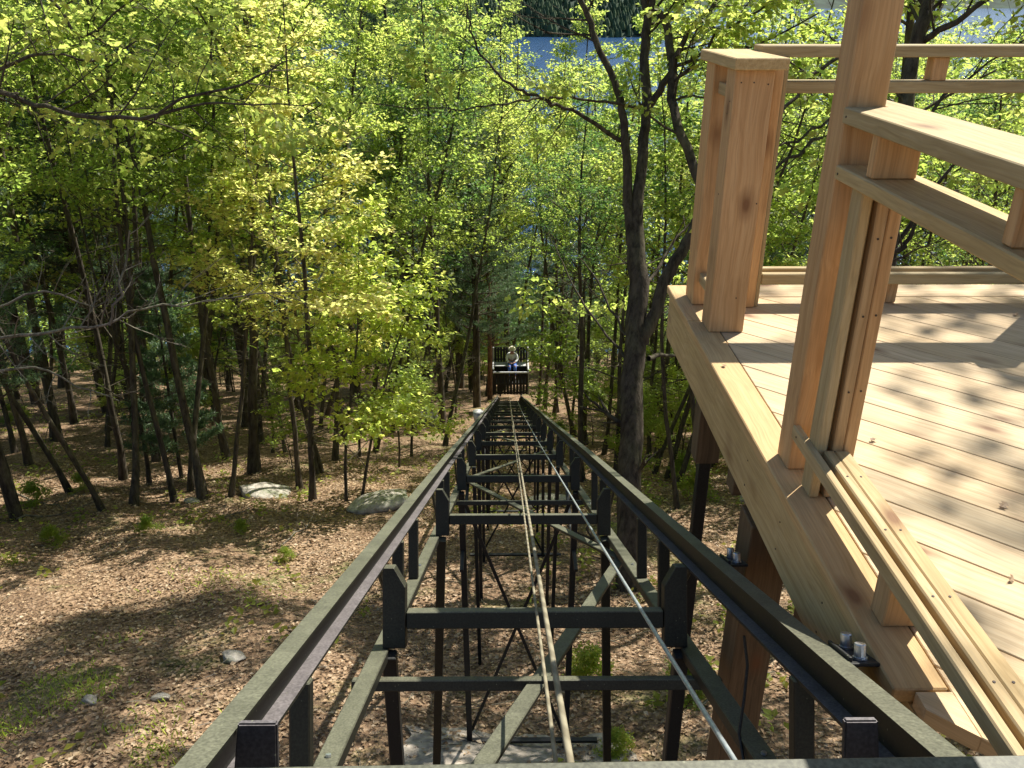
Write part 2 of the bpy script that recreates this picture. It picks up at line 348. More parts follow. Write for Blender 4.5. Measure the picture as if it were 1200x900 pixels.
def prism(name, poly, z0, z1, mat, parent, ang=0.0, bev=0.0015):
    """polygon in plan, extruded; local X turned by ang so that the grain follows it"""
    cx = sum(p[0] for p in poly)/len(poly); cy = sum(p[1] for p in poly)/len(poly)
    ca, sa = math.cos(-ang), math.sin(-ang)
    bm = bmesh.new(); vs = []
    for x, y in poly:
        dx, dy = x-cx, y-cy
        vs.append(bm.verts.new((dx*ca-dy*sa, dx*sa+dy*ca, z1)))
    fc = bm.faces.new(vs)
    if fc.normal.z < 0: fc.normal_flip()
    r = bmesh.ops.extrude_face_region(bm, geom=[fc])
    bmesh.ops.translate(bm, vec=(0, 0, z0-z1), verts=[v for v in r['geom'] if isinstance(v, bmesh.types.BMVert)])
    bmesh.ops.recalc_face_normals(bm, faces=bm.faces[:])
    if bev: bmesh.ops.bevel(bm, geom=bm.edges[:], offset=bev, segments=1, affect='EDGES')
    me = bpy.data.meshes.new(name); bm.to_mesh(me); bm.free(); me.materials.append(mat)
    o = link(name, me, parent); o.location = (cx, cy, 0); o.rotation_euler = (0, 0, ang)
    return o
def clip(poly, a, b, c_):
    """keep a*x+b*y >= c_"""
    out = []
    for i in range(len(poly)):
        p, q = poly[i], poly[(i+1) % len(poly)]
        dp = a*p[0]+b*p[1]-c_; dq = a*q[0]+b*q[1]-c_
        if dp >= 0: out.append(p)
        if dp*dq < 0:
            t = dp/(dp-dq); out.append((p[0]+(q[0]-p[0])*t, p[1]+(q[1]-p[1])*t))
    return out

def unit0(v): return v/(np.linalg.norm(v, axis=-1, keepdims=True)+1e-9)
class Geo:
    def __init__(s): s.V = []; s.Q = []; s.T = []; s.n = 0
    def tube(s, pts, rad, k=6, cap=True):
        P = np.asarray(pts, float); n = len(P); R = np.broadcast_to(np.asarray(rad, float), (n,))
        d = np.gradient(P, axis=0); d /= (np.linalg.norm(d, axis=1, keepdims=True)+1e-9)
        ref = np.array([0.3, 0.2, 1.0]) if abs(d[0][2]) < 0.8 else np.array([1.0, 0.3, 0.1])
        a = np.cross(d, ref); a /= (np.linalg.norm(a, axis=1, keepdims=True)+1e-9); b = np.cross(d, a)
        th = np.arange(k)*2*math.pi/k
        V = P[:, None, :] + R[:, None, None]*(a[:, None, :]*np.cos(th)[None, :, None] + b[:, None, :]*np.sin(th)[None, :, None])
        s.V.append(V.reshape(-1, 3))
        i = np.arange(n-1)[:, None]*k; j = np.arange(k)[None, :]; j2 = (j+1) % k
        q = np.stack([i+j, i+j2, i+k+j2, i+k+j], -1).reshape(-1, 4) + s.n
        s.Q.append(q); s.n += n*k
    def leaves(s, Cn, D, Nn, size, wid=0.4, lobed=False):
        """leaf blades from base points Cn along D, with normals Nn"""
        D = D/(np.linalg.norm(D, axis=1, keepdims=True)+1e-9)
        Sd = np.cross(Nn, D); Sd /= (np.linalg.norm(Sd, axis=1, keepdims=True)+1e-9)
        U = np.cross(D, Sd); sz = np.asarray(size).reshape(-1, 1)
        m = len(Cn)
        if not lobed:
            tmpl = [(0, 0, 0), (0.42, wid, 0.10), (1, 0, -0.06), (0.42, -wid, 0.10)]
            tri = [(0, 1, 2), (0, 2, 3)]
        else:
            tmpl = [(0, 0, 0), (0.16, wid*1.05, 0.05), (0.36, wid*0.45, 0.05), (0.62, wid*0.95, 0.02), (1.0, 0, -0.10), (0.62, -wid*0.95, 0.02), (0.36, -wid*0.45, 0.05), (0.16, -wid*1.05, 0.05), (0.4, 0, -0.02)]
            tri = [(0, 1, 2), (0, 2, 8), (8, 2, 3), (8, 3, 4), (8, 4, 5), (8, 5, 6), (0, 8, 6), (0, 6, 7)]
        k = len(tmpl)
        V = np.stack([Cn + sz*(D*a + Sd*b + U*c_) for a, b, c_ in tmpl], 1).reshape(-1, 3)
        s.V.append(V)
        base = (np.arange(m)*k)[:, None, None]
        s.T.append((base+np.array(tri)[None]).reshape(-1, 3)+s.n); s.n += m*k
    def mesh(s, name, mat, smooth=False):
        V = np.concatenate(s.V); Fc = []
        if s.Q: Fc.append(np.concatenate(s.Q))
        if s.T: Fc.append(np.concatenate(s.T))
        return npmesh(name, V, Fc, mat, smooth)
    def ntri(s): return sum(2*len(q) for q in s.Q)+sum(len(t) for t in s.T)

# ------------------------------------------------------------------ setting
def build_ground():
    ys = np.concatenate([np.linspace(-60, -2, 25), np.linspace(-1.8, 24, 130), np.linspace(24.5, 130, 120), [160, 220]])
    xs = np.concatenate([np.linspace(-900, -70, 14), np.linspace(-60, -13, 40), np.linspace(-12.6, 12.6, 110), np.linspace(13, 60, 40), np.linspace(70, 900, 14)])
    X, Y = np.meshgrid(xs, ys); Z = g(X, Y)
    # hummocks of leaf litter
    Z = Z + 0.03*np.sin(X*5.3+np.sin(Y*3.1)*2)*np.sin(Y*4.7+np.cos(X*2.2)*2)
    V = np.stack([X, Y, Z], -1).reshape(-1, 3); nx = len(xs); ny = len(ys)
    i = np.arange(ny-1)[:, None]*nx; j = np.arange(nx-1)[None]
    q = np.stack([i+j, i+j+1, i+nx+j+1, i+nx+j], -1).reshape(-1, 4)
    tag(link('ground', npmesh('ground', V, [q], M['floor'], True)), kind='structure')
build_ground()
def sheet(name, x0, x1, y0, y1, z, mat):
    return tag(link(name, npmesh(name, [(x0, y0, z), (x1, y0, z), (x1, y1, z), (x0, y1, z)], [np.array([[0, 1, 2, 3]])], mat)), kind='structure')
sheet('lake_water', -9000, 9000, 101, 14000, -45.0, M['water'])
def build_hill(name, x0, x1, y0, depth, h, mat, seed, nx=90, ny=30, edge=120):
    xs = np.linspace(x0, x1, nx); v = np.linspace(0, 1, ny); X, Vv = np.meshgrid(xs, v)
    wob = 30*np.sin(xs*0.011+seed)+14*np.sin(xs*0.031+seed*2)
    Y = y0 + depth*Vv + wob[None]*(1-Vv)
    fade = np.clip(np.minimum((X-x0), (x1-X))/edge, 0, 1)
    fade = fade*fade*(3-2*fade)
    Z = -46.5 + h*(np.sin(np.minimum(Vv*1.25, 1)*math.pi/2)**0.9)*fade*(0.85+0.15*np.sin(X*0.006+seed)+0.07*np.sin(X*0.021+seed))
    Vt = np.stack([X, Y, Z], -1).reshape(-1, 3)
    i = np.arange(ny-1)[:, None]*nx; j = np.arange(nx-1)[None]
    q = np.stack([i+j, i+j+1, i+nx+j+1, i+nx+j], -1).reshape(-1, 4)
    tag(link(name, npmesh(name, Vt, [q], mat, True)), kind='structure')
    return Vt.reshape(ny, nx, 3)
hillA = build_hill('hill', -2600, 240, 1110, 900, 190, M['hill'], 0.7, 160, 40, 70)
build_hill('hill', -1500, 9000, 4300, 2500, 420, M['hill'], 2.1, 120, 20, 800)

# ------------------------------------------------------------------ timber deck
Z0 = -1.08
deck = thing('timber_deck', 'new pale timber deck with diagonal boards beside the tramway', 'deck', (0, 0, 0))
nrm = (math.sin(math.radians(43)), math.cos(math.radians(43)))
seam_s = []
for py in (362, 375, 390, 406, 424, 442, 460, 480, 501, 527, 551, 580, 612, 646, 684, 726, 774, 829):
    d = ray(1200, py); p = d*Z0/d[2]; seam_s.append(p[0]*nrm[0]+p[1]*nrm[1])
seam_s = seam_s + [seam_s[-1]-0.118]
first = seam_s[0]
seam_s = [first+0.133*k for k in range(8, 0, -1)] + seam_s
big = [(-9, -9), (9, -9), (9, 9), (-9, 9)]
for a, b in zip(seam_s[:-1], seam_s[1:]):
    poly = clip(big, nrm[0], nrm[1], b+0.0015); poly = clip(poly, -nrm[0], -nrm[1], -(a-0.0015))
    poly = clip(poly, 0, -1, -3.128); poly = clip(poly, -1, 0, -3.6)
    end = clip(clip(clip(poly, 0, -1, -1.060), 1, 0, 0.70), -1, 0, -0.7622)      # beyond the end of the border board
    poly = clip(poly, 1, 0, 0.7625)
    for q_ in (poly, end):
        if len(q_) >= 3: prism('deck_board', q_, Z0-0.032, Z0, M['deck'], deck, math.radians(-43), 0.0018 if q_ is poly else 0.0)
block('border_board', 0.664, 0.7595, 1.066, 2.86, Z0-0.031, Z0+0.001, M['border'], deck, 'y')
block('border_board', 0.664, 0.7595, 2.863, 3.28, Z0-0.031, Z0+0.001, M['border'], deck, 'y')
block('border_board', 0.763, 3.6, 3.132, 3.285, Z0-0.031, Z0+0.001, M['deck'], deck, 'x')
block('rim_board', 0.671, 0.699, 1.09, 3.25, Z0-0.215, Z0-0.034, M['rail'], deck, 'y')
block('rim_board', 0.701, 0.729, 1.02, 3.22, Z0-0.265, Z0-0.036, M['rail'], deck, 'y')
block('rim_board', 0.733, 3.55, 3.225, 3.253, Z0-0.215, Z0-0.034, M['rail'], deck, 'x')
for k in range(7):
    x = 0.98+k*0.4
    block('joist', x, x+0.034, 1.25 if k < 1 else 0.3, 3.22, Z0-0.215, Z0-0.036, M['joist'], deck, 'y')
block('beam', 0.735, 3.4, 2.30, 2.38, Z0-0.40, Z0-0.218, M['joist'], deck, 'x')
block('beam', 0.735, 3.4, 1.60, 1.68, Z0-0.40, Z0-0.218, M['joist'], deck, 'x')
# support posts down to the ground
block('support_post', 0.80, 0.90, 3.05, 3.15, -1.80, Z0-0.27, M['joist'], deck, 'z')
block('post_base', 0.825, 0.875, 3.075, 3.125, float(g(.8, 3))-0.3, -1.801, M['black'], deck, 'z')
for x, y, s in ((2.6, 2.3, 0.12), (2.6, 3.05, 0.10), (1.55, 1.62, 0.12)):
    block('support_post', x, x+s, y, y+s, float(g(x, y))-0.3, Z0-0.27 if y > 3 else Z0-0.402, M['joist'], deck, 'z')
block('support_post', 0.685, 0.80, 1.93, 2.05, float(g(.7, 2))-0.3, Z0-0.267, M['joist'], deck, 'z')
# tall posts and the near railing
block('post', 0.705, 0.788, 1.797, 1.882, Z0+0.002, 1.30, M['post'], deck, 'z')
ST = [(0.7165, 0.7395), (0.7525, 0.7765), (0.7785, 0.806)]      # three strips with a glazing slot between the first two
block('jamb_strip', *ST[0], 1.667, 1.725, Z0+0.002, -0.353, M['rail'], deck, 'z')
block('jamb_strip', 0.7400, 0.7520, 1.690, 1.725, Z0+0.002, -0.353, M['rail'], deck, 'z')
block('jamb_strip', *ST[1], 1.667, 1.725, Z0+0.002, -0.353, M['post'], deck, 'z')
block('jamb_strip', *ST[2], 1.669, 1.725, Z0+0.002, -0.353, M['post'], deck, 'z')
cap_poly = [(0.700, 1.794), (0.791, 1.794), (0.791, 1.955), (0.846, 1.955), (0.846, 0.15), (0.700, 0.15)]
prism('top_rail', cap_poly, -0.237, -0.205, M['rail'], deck, math.radians(90), 0.002)
block('middle_rail', 0.702, 0.826, 0.15, 1.793, -0.352, -0.322, M['rail'], deck, 'y')
for y in (1.66, 1.165, 0.6):
    block('spacer_block', 0.712, 0.800, y-0.03, y, -0.3215, -0.2375, M['post'], deck, 'z')
block('bottom_rail_strip', 0.7000, 0.7190, 0.15, 1.7935, -0.984, -0.948, M['rail'], deck, 'y')
block('bottom_rail_strip', 0.7195, 0.7310, 0.15, 1.6655, -0.984, -0.966, M['rail'], deck, 'y')
block('bottom_rail_strip', 0.7315, 0.7550, 0.15, 1.6655, -0.984, -0.948, M['rail'], deck, 'y')
block('bottom_rail_strip', 0.7565, 0.7900, 0.15, 1.6655, -0.984, -0.949, M['rail'], deck, 'y')
for y in (1.255, 0.62):
    block('spacer_block', 0.706, 0.782, y-0.035, y+0.02, Z0+0.002, -0.985, M['post'], deck, 'z')
# far corner posts, their cap and the far railing
block('post', 0.715, 0.8385, 2.743, 2.855, Z0+0.002, -0.202, M['post'], deck, 'z')
block('post', 0.716, 0.800, 3.035, 3.160, Z0+0.002, -0.202, M['post'], deck, 'z')
block('top_rail', 0.700, 0.868, 2.705, 3.205, -0.2015, -0.166, M['rail'], deck, 'y')
block('jamb_strip', 0.915, 0.948, 3.000, 3.060, Z0+0.002, -0.186, M['post'], deck, 'z')
block('jamb_strip', 0.950, 0.966, 3.012, 3.060, Z0+0.002, -0.186, M['rail'], deck, 'z')
block('top_rail', 0.869, 3.55, 3.030, 3.130, -0.184, -0.146, M['rail'], deck, 'x')
block('middle_rail', 0.967, 3.55, 3.045, 3.115, -0.302, -0.262, M['rail'], deck, 'x')
block('bottom_rail_strip', 0.967, 3.55, 3.012, 3.040, -0.990, -0.948, M['rail'], deck, 'x')
block('bottom_rail_strip', 0.967, 3.55, 3.080, 3.108, -0.990, -0.946, M['rail'], deck, 'x')
block('bottom_rail_strip', 0.967, 3.55, 3.0405, 3.0795, -0.990, -0.965, M['rail'], deck, 'x')
block('middle_rail', 0.735, 0.765, 2.857, 3.034, -0.302, -0.262, M['rail'], deck, 'y')
block('bottom_rail_strip', 0.735, 0.765, 2.857, 3.034, -0.990, -0.948, M['rail'], deck, 'y')
for x in (1.475, 2.15, 2.8):
    block('spacer_block', x, x+0.055, 3.05, 3.105, -0.2615, -0.1845, M['post'], deck, 'z')
for x in (1.475, 2.8):
    block('spacer_block', x, x+0.04, 3.055, 3.10, Z0+0.002, -0.9905, M['post'], deck, 'z')
block('post', 2.02, 2.14, 2.95, 3.01, Z0+0.002, -0.205, M['post'], deck, 'z')
# screw heads, joined
gs = Geo()
def screw(p, nv, r=0.0025):
    p = np.array(p, float); nv = np.array(nv, float)
    gs.tube([p, p+nv*0.0012, p+nv*0.0013], [r, r, 0.0001], 8)
for z in (-0.45, -0.62, -0.80, -0.96):
    screw((0.764, 1.667, z), (0, -1, 0)); screw((0.792, 1.669, z+0.002), (0, -1, 0))
for y in (0.55, 0.75, 0.95, 1.15, 1.35, 1.55):
    screw((0.743, y, -0.948), (0, 0, 1)); screw((0.773, y, -0.949), (0, 0, 1))
for x, z in ((0.735, -0.24), (0.775, -0.24), (0.82, -0.245), (0.80, -0.95), (0.83, -0.62)): screw((x, 2.743, z), (0, -1, 0))
for y, z in ((1.775, -0.222), (1.775, -0.338), (1.76, -0.965)): screw((0.7 if z != -0.338 else 0.702, y, z), (-1, 0, 0))
for y, z in ((2.78, -0.3), (2.80, -0.34), (2.80, -0.6)): screw((0.715, y, z), (-1, 0, 0))
for y in (0.9, 1.2, 1.5): screw((0.671, y+0.5, Z0-0.09), (-1, 0, 0)); screw((0.671, y+0.5, Z0-0.17), (-1, 0, 0))
for k in range(0):
    for i in range(20):
        x = 0.99+k*0.4; s = seam_s[i+6]-0.03 if i+6 < len(seam_s) else None
        if s is None: continue
        for off in (0.0, -0.065):
            y = (s+off-x*nrm[0])/nrm[1]
            if 1.2 < y < 3.1 and x < 3.5: screw((x, y, Z0), (0, 0, 1), 0.0026)
o = link('screws', gs.mesh('screws', M['screw']), deck); tag(o, kind='stuff')
gdl = Geo(); rdl = np.random.default_rng(3); pts_ = np.array([[1.06, 2.43], [1.30, 2.9], [1.52, 2.05], [0.99, 1.95], [1.15, 1.62], [1.75, 2.5], [0.93, 2.2], [1.9, 2.9], [0.70, 2.45], [1.02, 1.35]])
azd = rdl.uniform(0, 6.28, 10)
gdl.leaves(np.column_stack([pts_, np.full(10, Z0+0.006)]), np.column_stack([np.cos(azd), np.sin(azd), np.full(10, 0.12)]), unit0(np.array([0, 0, 1.0])+rdl.normal(0, 0.35, (10, 3))), rdl.uniform(0.012, 0.032, 10), 0.4, True)
tag(link('fallen_leaves', gdl.mesh('fallen_leaves', M['litter'])), kind='stuff')

# ------------------------------------------------------------------ tramway track
ca, sa = math.cos(TH), math.sin(TH)
def T(x, t, h): return Vector((x, t*ca-h*sa, -(t*sa+h*ca)))      # t along the incline, h square below the eye line
UP = Vector((0, sa, ca)); AL = Vector((0, ca, -sa))
CX = 0.0875; HW = 0.523
TEND = 38.0
track = thing('tramway_track', 'black steel hillside tramway track on a trestle running down through the woods', 'tramway track')
def tb(name, x0, t0, h0, x1, t1, h1, w_, d_, mat, up=UP): return bar(name, T(x0, t0, h0), T(x1, t1, h1), w_, d_, mat, track, up)
def channel(name, side, t0, t1):
    """steel channel lying open to the inside: web outside, two flanges inwards; weld joints every few metres"""
    xo = CX+side*HW; s = -side
    prof = [(0, 0), (0.042, 0), (0.042, 0.007), (0.007, 0.010), (0.007, 0.085), (0.036, 0.088), (0.036, 0.095), (0, 0.095)]
    V = []; n_ = 40
    for i in range(n_+1):
        t = t0+(t1-t0)*i/n_
        wob = 0.004*math.sin(t*0.7)
        for a, b in prof: V.append(T(xo+s*a, t, 0.495+b+wob))
    k = len(prof); Q = []
    for i in range(n_):
        for j in range(k):
            q = [i*k+j, i*k+(j+1) % k, (i+1)*k+(j+1) % k, (i+1)*k+j]
            Q.append(q if side > 0 else q[::-1])
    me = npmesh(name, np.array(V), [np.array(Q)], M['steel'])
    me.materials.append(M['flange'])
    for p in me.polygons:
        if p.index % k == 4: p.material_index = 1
    return link(name, me, track)
channel('rail', -1, 0.55, TEND); channel('rail', 1, 0.55, TEND)
XL, XR = CX-0.500, CX+0.500
for x in (XL, XR):
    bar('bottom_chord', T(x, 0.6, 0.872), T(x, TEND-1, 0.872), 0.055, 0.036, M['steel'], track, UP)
tg = [0.69+1.98*k for k in range(19)]
for k, t in enumerate(tg):
    if t > TEND-1: break
    for side, x in ((-1, XL+0.045), (1, XR-0.045)):
        # gusset: plate post with a clipped inner top corner
        bm = bmesh.new(); hw = 0.037
        pts = [(-hw, 0.592), (0.0, 0.592), (hw, 0.655), (hw, 0.852), (-hw, 0.852)]
        vs = [bm.verts.new(T(x - side*a, t, h)) for a, h in pts]; fc = bm.faces.new(vs)
        r = bmesh.ops.extrude_face_region(bm, geom=[fc]); bmesh.ops.translate(bm, vec=AL*0.055, verts=[v for v in r['geom'] if isinstance(v, bmesh.types.BMVert)])
        bmesh.ops.recalc_face_normals(bm, faces=bm.faces[:]); bmesh.ops.bevel(bm, geom=bm.edges[:], offset=0.002, segments=1, affect='EDGES')
        me = bpy.data.meshes.new('gusset_plate'); bm.to_mesh(me); bm.free(); me.materials.append(M['steel']); link('gusset_plate', me, track)
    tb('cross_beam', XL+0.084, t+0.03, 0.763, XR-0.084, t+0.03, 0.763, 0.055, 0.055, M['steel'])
    for dt in (0.46, 0.97):
        for x in (XL-0.002, XR+0.002):
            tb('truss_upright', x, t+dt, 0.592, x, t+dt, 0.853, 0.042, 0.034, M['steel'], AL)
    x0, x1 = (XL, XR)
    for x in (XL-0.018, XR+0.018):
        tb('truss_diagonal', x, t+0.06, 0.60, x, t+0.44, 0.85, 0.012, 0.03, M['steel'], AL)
tt = 2.52
while tt < TEND-1:
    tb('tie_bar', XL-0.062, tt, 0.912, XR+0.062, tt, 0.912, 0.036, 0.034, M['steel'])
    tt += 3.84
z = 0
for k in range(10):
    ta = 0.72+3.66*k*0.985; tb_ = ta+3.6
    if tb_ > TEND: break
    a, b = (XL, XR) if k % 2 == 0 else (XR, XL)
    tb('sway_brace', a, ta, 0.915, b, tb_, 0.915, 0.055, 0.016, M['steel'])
def tower(t, splay, xbrace, w0=0.47, th=0.045, base=True, mat=None):
    mat = mat or M['black']
    feet = []
    for s in (-1, 1):
        top = T(CX+s*w0, t, 0.87); fx = CX+s*(w0+splay)
        gz = float(g(fx, top.y))
        ft = Vector((fx, top.y, gz-0.1)); feet.append((top, ft))
        bar('trestle_leg', top, ft, th, th, mat, track, (0, 1, 0))
    if xbrace:
        (a, fa), (b, fb) = feet
        up_z = min(a.z, b.z)-0.05; lo = max(fa.z, fb.z)+0.22
        bar('cross_brace', (a.x+0.02, a.y-0.03, up_z), (fb.x-0.02, fb.y-0.03, lo), 0.028, 0.010, mat, track, (0, 1, 0))
        bar('cross_brace', (b.x-0.02, b.y+0.03, up_z), (fa.x+0.02, fa.y+0.03, lo), 0.028, 0.010, mat, track, (0, 1, 0))
        if base: bar('base_bar', (fa.x-0.22, fa.y, lo-0.1), (fb.x+0.3, fb.y, lo-0.1), 0.05, 0.03, mat, track)
tower(2.67, 0.02, False)
tower(4.66, 0.16, False, 0.46, 0.05, mat=M['steel'])
tower(6.64, -0.01, True, 0.46, 0.05)
tower(8.66, -0.02, False, 0.44, 0.04)
for t in (12.6, 16.5, 20.5, 24.5, 28.4, 32.4, 36.4): tower(t, 0.02, True, 0.46, 0.045)
for t in (10.6, 14.55): tower(t, 0.0, False, 0.46, 0.045)
# longitudinal knee braces from the legs up to the chord
for s in (-1, 1):
    for t0 in (6.64, 12.6, 16.5):
        a = T(CX+s*0.46, t0, 1.5); b = T(CX+s*0.46, t0+1.2, 0.89)
        bar('knee_brace', a, b, 0.03, 0.03, M['black'], track, (1, 0, 0))
# bolted joints
gb = Geo()
for s, x in ((-1, XL), (1, XR)):
    for t in np.arange(0.9, 8, 1.0):
        p = np.array(T(x, t, 0.853)); a = np.array(UP); gb.tube([p, p+a*0.006, p+a*0.0061], [0.007, 0.007, 0.0002], 6)
tag(link('bolts', gb.mesh('bolts', M['galv']), track), kind='stuff')
# fixing plates with two galvanised bolts each, between rail and deck
def fixing(t, label):
    p = T(CX+HW+0.028, t, 0.50); f = thing('fixing_plate', label, 'fixing plate', p)
    bar('plate', p+Vector((-0.024, 0, 0))-AL*0.05, p+Vector((-0.024, 0, 0))+AL*0.05, 0.006, 0.018, M['black'], f, UP)
    bar('plate', p-AL*0.055-UP*0.004, p+AL*0.055-UP*0.004, 0.054, 0.007, M['black'], f, UP)
    for dt in (-0.032, 0.03):
        g1 = Geo(); c_ = np.array(AL)*dt; uz = np.array(UP)
        g1.tube([c_+uz*0.0, c_+uz*0.004, c_+uz*0.0041], [0.013, 0.013, 0.0095], 16)
        g1.tube([c_+uz*0.004, c_+uz*0.026, c_+uz*0.028, c_+uz*0.0281], [0.0105, 0.0105, 0.0095, 0.0001], 14)
        link('bolt', g1.mesh('bolt', M['galv'], False), f)
fixing(1.53, 'black bracket with two shiny bolts on the right rail beside the deck border end')
fixing(2.34, 'black two-bolt bracket on the right rail under the deck fascia, the farther one')

# ------------------------------------------------------------------ ropes
def cable(name, pts, r, mat, label, cat, k=8):
    p0 = Vector(pts[0]); ge = Geo(); ge.tube([np.array(Vector(p)-p0) for p in pts], r, k)
    o = link(name, ge.mesh(name, mat, True), None, p0); return tag(o, label, cat)
def sagline(x0, x1, h0, h1, sag, t0, t1, n_=60):
    out = []
    for i in range(n_+1):
        s = i/n_; t = t0+(t1-t0)*s
        out.append(T(x0+(x1-x0)*s, t, h0+(h1-h0)*s+sag*4*s*(1-s)))
    return out
cable('haul_rope', sagline(0.088, 0.10, 0.535, 0.52, 0.10, 0.9, 35.4), 0.0062, M['rope'], 'thick tan haul rope down the middle of the track, right strand of the pair', 'rope')
cable('haul_rope', sagline(0.088, 0.085, 0.70, 0.60, 0.03, 0.9, 35.4), 0.0048, M['rope'], 'thinner tan rope just left of the thick rope down the middle of the track', 'rope')
cable('steel_cable', sagline(0.292, 0.36, 0.485, 0.50, 0.13, 0.9, 35.4), 0.0040, M['wire'], 'grey steel cable slanting across the cross beams from bottom right', 'cable')
cable('hanging_wire', [at_X(872, 745, .60)*0.98, at_X(876, 780, .60)*0.99, at_X(872, 820, .58), at_X(866, 860, .56), at_X(874, 905, .55)], 0.004, M['black'], 'thin black wire hanging below the right rail near the bottom edge', 'wire', 6)

# ------------------------------------------------------------------ front of the car the photograph is taken from
near = thing('tram_car', 'dark front sill of the tram car across the bottom edge', 'tram car', (0.1, 0.7, -0.9))
def bb(px, py, h):
    d = ray(px, py); nrm_ = np.array([0, sa, ca]); return Vector(d*(-h/(d@nrm_)))
A = bb(-60, 897.5, 0.44); B = bb(1330, 876, 0.44)
dirv = (B-A).normalized()
bar('front_sill', A-Vector((0, 0.022, 0.02)), B-Vector((0, 0.022, 0.02)), 0.040, 0.03, M['steel'], near)
bar('sill_lip', A-Vector((0, 0.049, 0.022)), B-Vector((0, 0.049, 0.022)), 0.008, 0.036, M['flange'], near)
for xa, xb in ((273, 323), (990, 1030)):
    t0 = 1.19; hq = 0.487
    X0 = (xa-594)/970*t0; X1 = (xb-594)/970*t0
    bm = bmesh.new()
    bl = 0.012 if xa < 600 else 0.0; br_ = 0.0 if xa < 600 else 0.006
    pts = [(X0+bl*0.4, hq), (X1-br_*0.2, hq), (X1+0.002, 0.60), (X0-0.004, 0.60)]
    vs = [bm.verts.new(T(a, t0, h)-near.location) for a, h in pts]; fc = bm.faces.new(vs)
    r = bmesh.ops.extrude_face_region(bm, geom=[fc]); bmesh.ops.translate(bm, vec=AL*0.012+UP*0.002, verts=[v for v in r['geom'] if isinstance(v, bmesh.types.BMVert)])
    bmesh.ops.recalc_face_normals(bm, faces=bm.faces[:]); bmesh.ops.bevel(bm, geom=bm.edges[:], offset=0.0025, segments=2, affect='EDGES')
    me = bpy.data.meshes.new('wheel_bracket'); bm.to_mesh(me); bm.free(); me.materials.append(M['flange']); link('wheel_bracket', me, near)
for s in (-1, 1):
    gw = Geo(); c_ = np.array(T(CX+s*0.455, 1.02, 0.545)-near.location); ax = np.array([1.0, 0, 0])
    gw.tube([c_-ax*0.018, c_-ax*0.0179, c_+ax*0.018, c_+ax*0.0181], [0.002, 0.036, 0.036, 0.002], 20)
    link('wheel', gw.mesh('wheel', M['galv'], False), near)
bar('axle', T(CX-0.44, 1.02, 0.545), T(CX+0.44, 1.02, 0.545), 0.02, 0.02, M['black'], near)

# ------------------------------------------------------------------ far car with its passenger
CT = 36.0
fr = T(CX+0.06, CT, 0.50); fx, fy, fz = fr
car = thing('tram_car', 'dark slatted tram car with a bench stopped at the foot of the track', 'tram car', fr)
W2 = 0.76; zt = fz+1.13
def cb(name, x0, x1, y0, y1, z0, z1, mat, axis='x'): return block(name, fx+x0, fx+x1, fy+y0, fy+y1, fz+z0, fz+z1, mat, car, axis, 0.004)
for k in range(11):
    x = -W2+0.03+k*0.137
    cb('front_slat', x, x+0.104, 0, 0.03, 0.05, 1.05, M['black'], 'z')
cb('front_rail', -W2, W2, -0.02, 0.05, 1.055, 1.12, M['seat'])
cb('front_rail', -W2+0.02, W2-0.02, -0.022, -0.002, 0.52, 0.60, M['black'])
cb('front_rail', -W2+0.02, W2-0.02, -0.022, -0.002, 0.10, 0.18, M['black'])
cb('floor', -W2+0.03, W2-0.03, 0.04, 1.35, 0.50, 0.55, M['black'])
cb('seat_board', -W2+0.05, W2-0.05, 0.72, 1.15, 1.05, 1.09, M['seat'])
cb('seat_front', -W2+0.05, W2-0.05, 0.74, 0.77, 0.56, 1.045, M['black'])
for k in range(12):
    x = -W2+0.04+k*0.125
    cb('back_slat', x, x+0.105, 1.20, 1.23, 1.0, 1.78, M['black'], 'z')
cb('back_rail', -W2, W2, 1.235, 1.27, 1.60, 1.67, M['black'])
cb('back_rail', -W2, W2, 1.235, 1.27, 1.15, 1.22, M['black'])
for s in (-1, 1):
    a, b = (s*W2-0.03, s*W2+0.03) if s < 0 else (W2-0.03, W2+0.03)
    cb('corner_post', a, b, 0.052, 0.11, 0.0, 1.20, M['seat'] if s > 0 else M['black'], 'z')
    cb('corner_post', a, b, 1.10, 1.19, 0.5, 1.80, M['seat'], 'z')
    cb('side_rail', a, b, 0.112, 1.095, 1.16, 1.21, M['seat'], 'y')
    for k in range(7):
        cb('side_slat', a+0.015, b-0.015, 0.14+k*0.135, 0.24+k*0.135, 0.55, 1.155, M['black'], 'z')
cb('chassis_beam', -0.5, -0.42, 0.0, 1.6, -0.05, 0.0, M['black'], 'y'); cb('chassis_beam', 0.42, 0.5, 0.0, 1.6, -0.05, 0.0, M['black'], 'y')
for s in (-1, 1):
    for y in (0.06, 1.25): 
        cb('leg', s*0.46-0.03, s*0.46+0.03, y, y+0.06, -0.6 if y > 1 else 0.0, 0.5, M['black'], 'z')

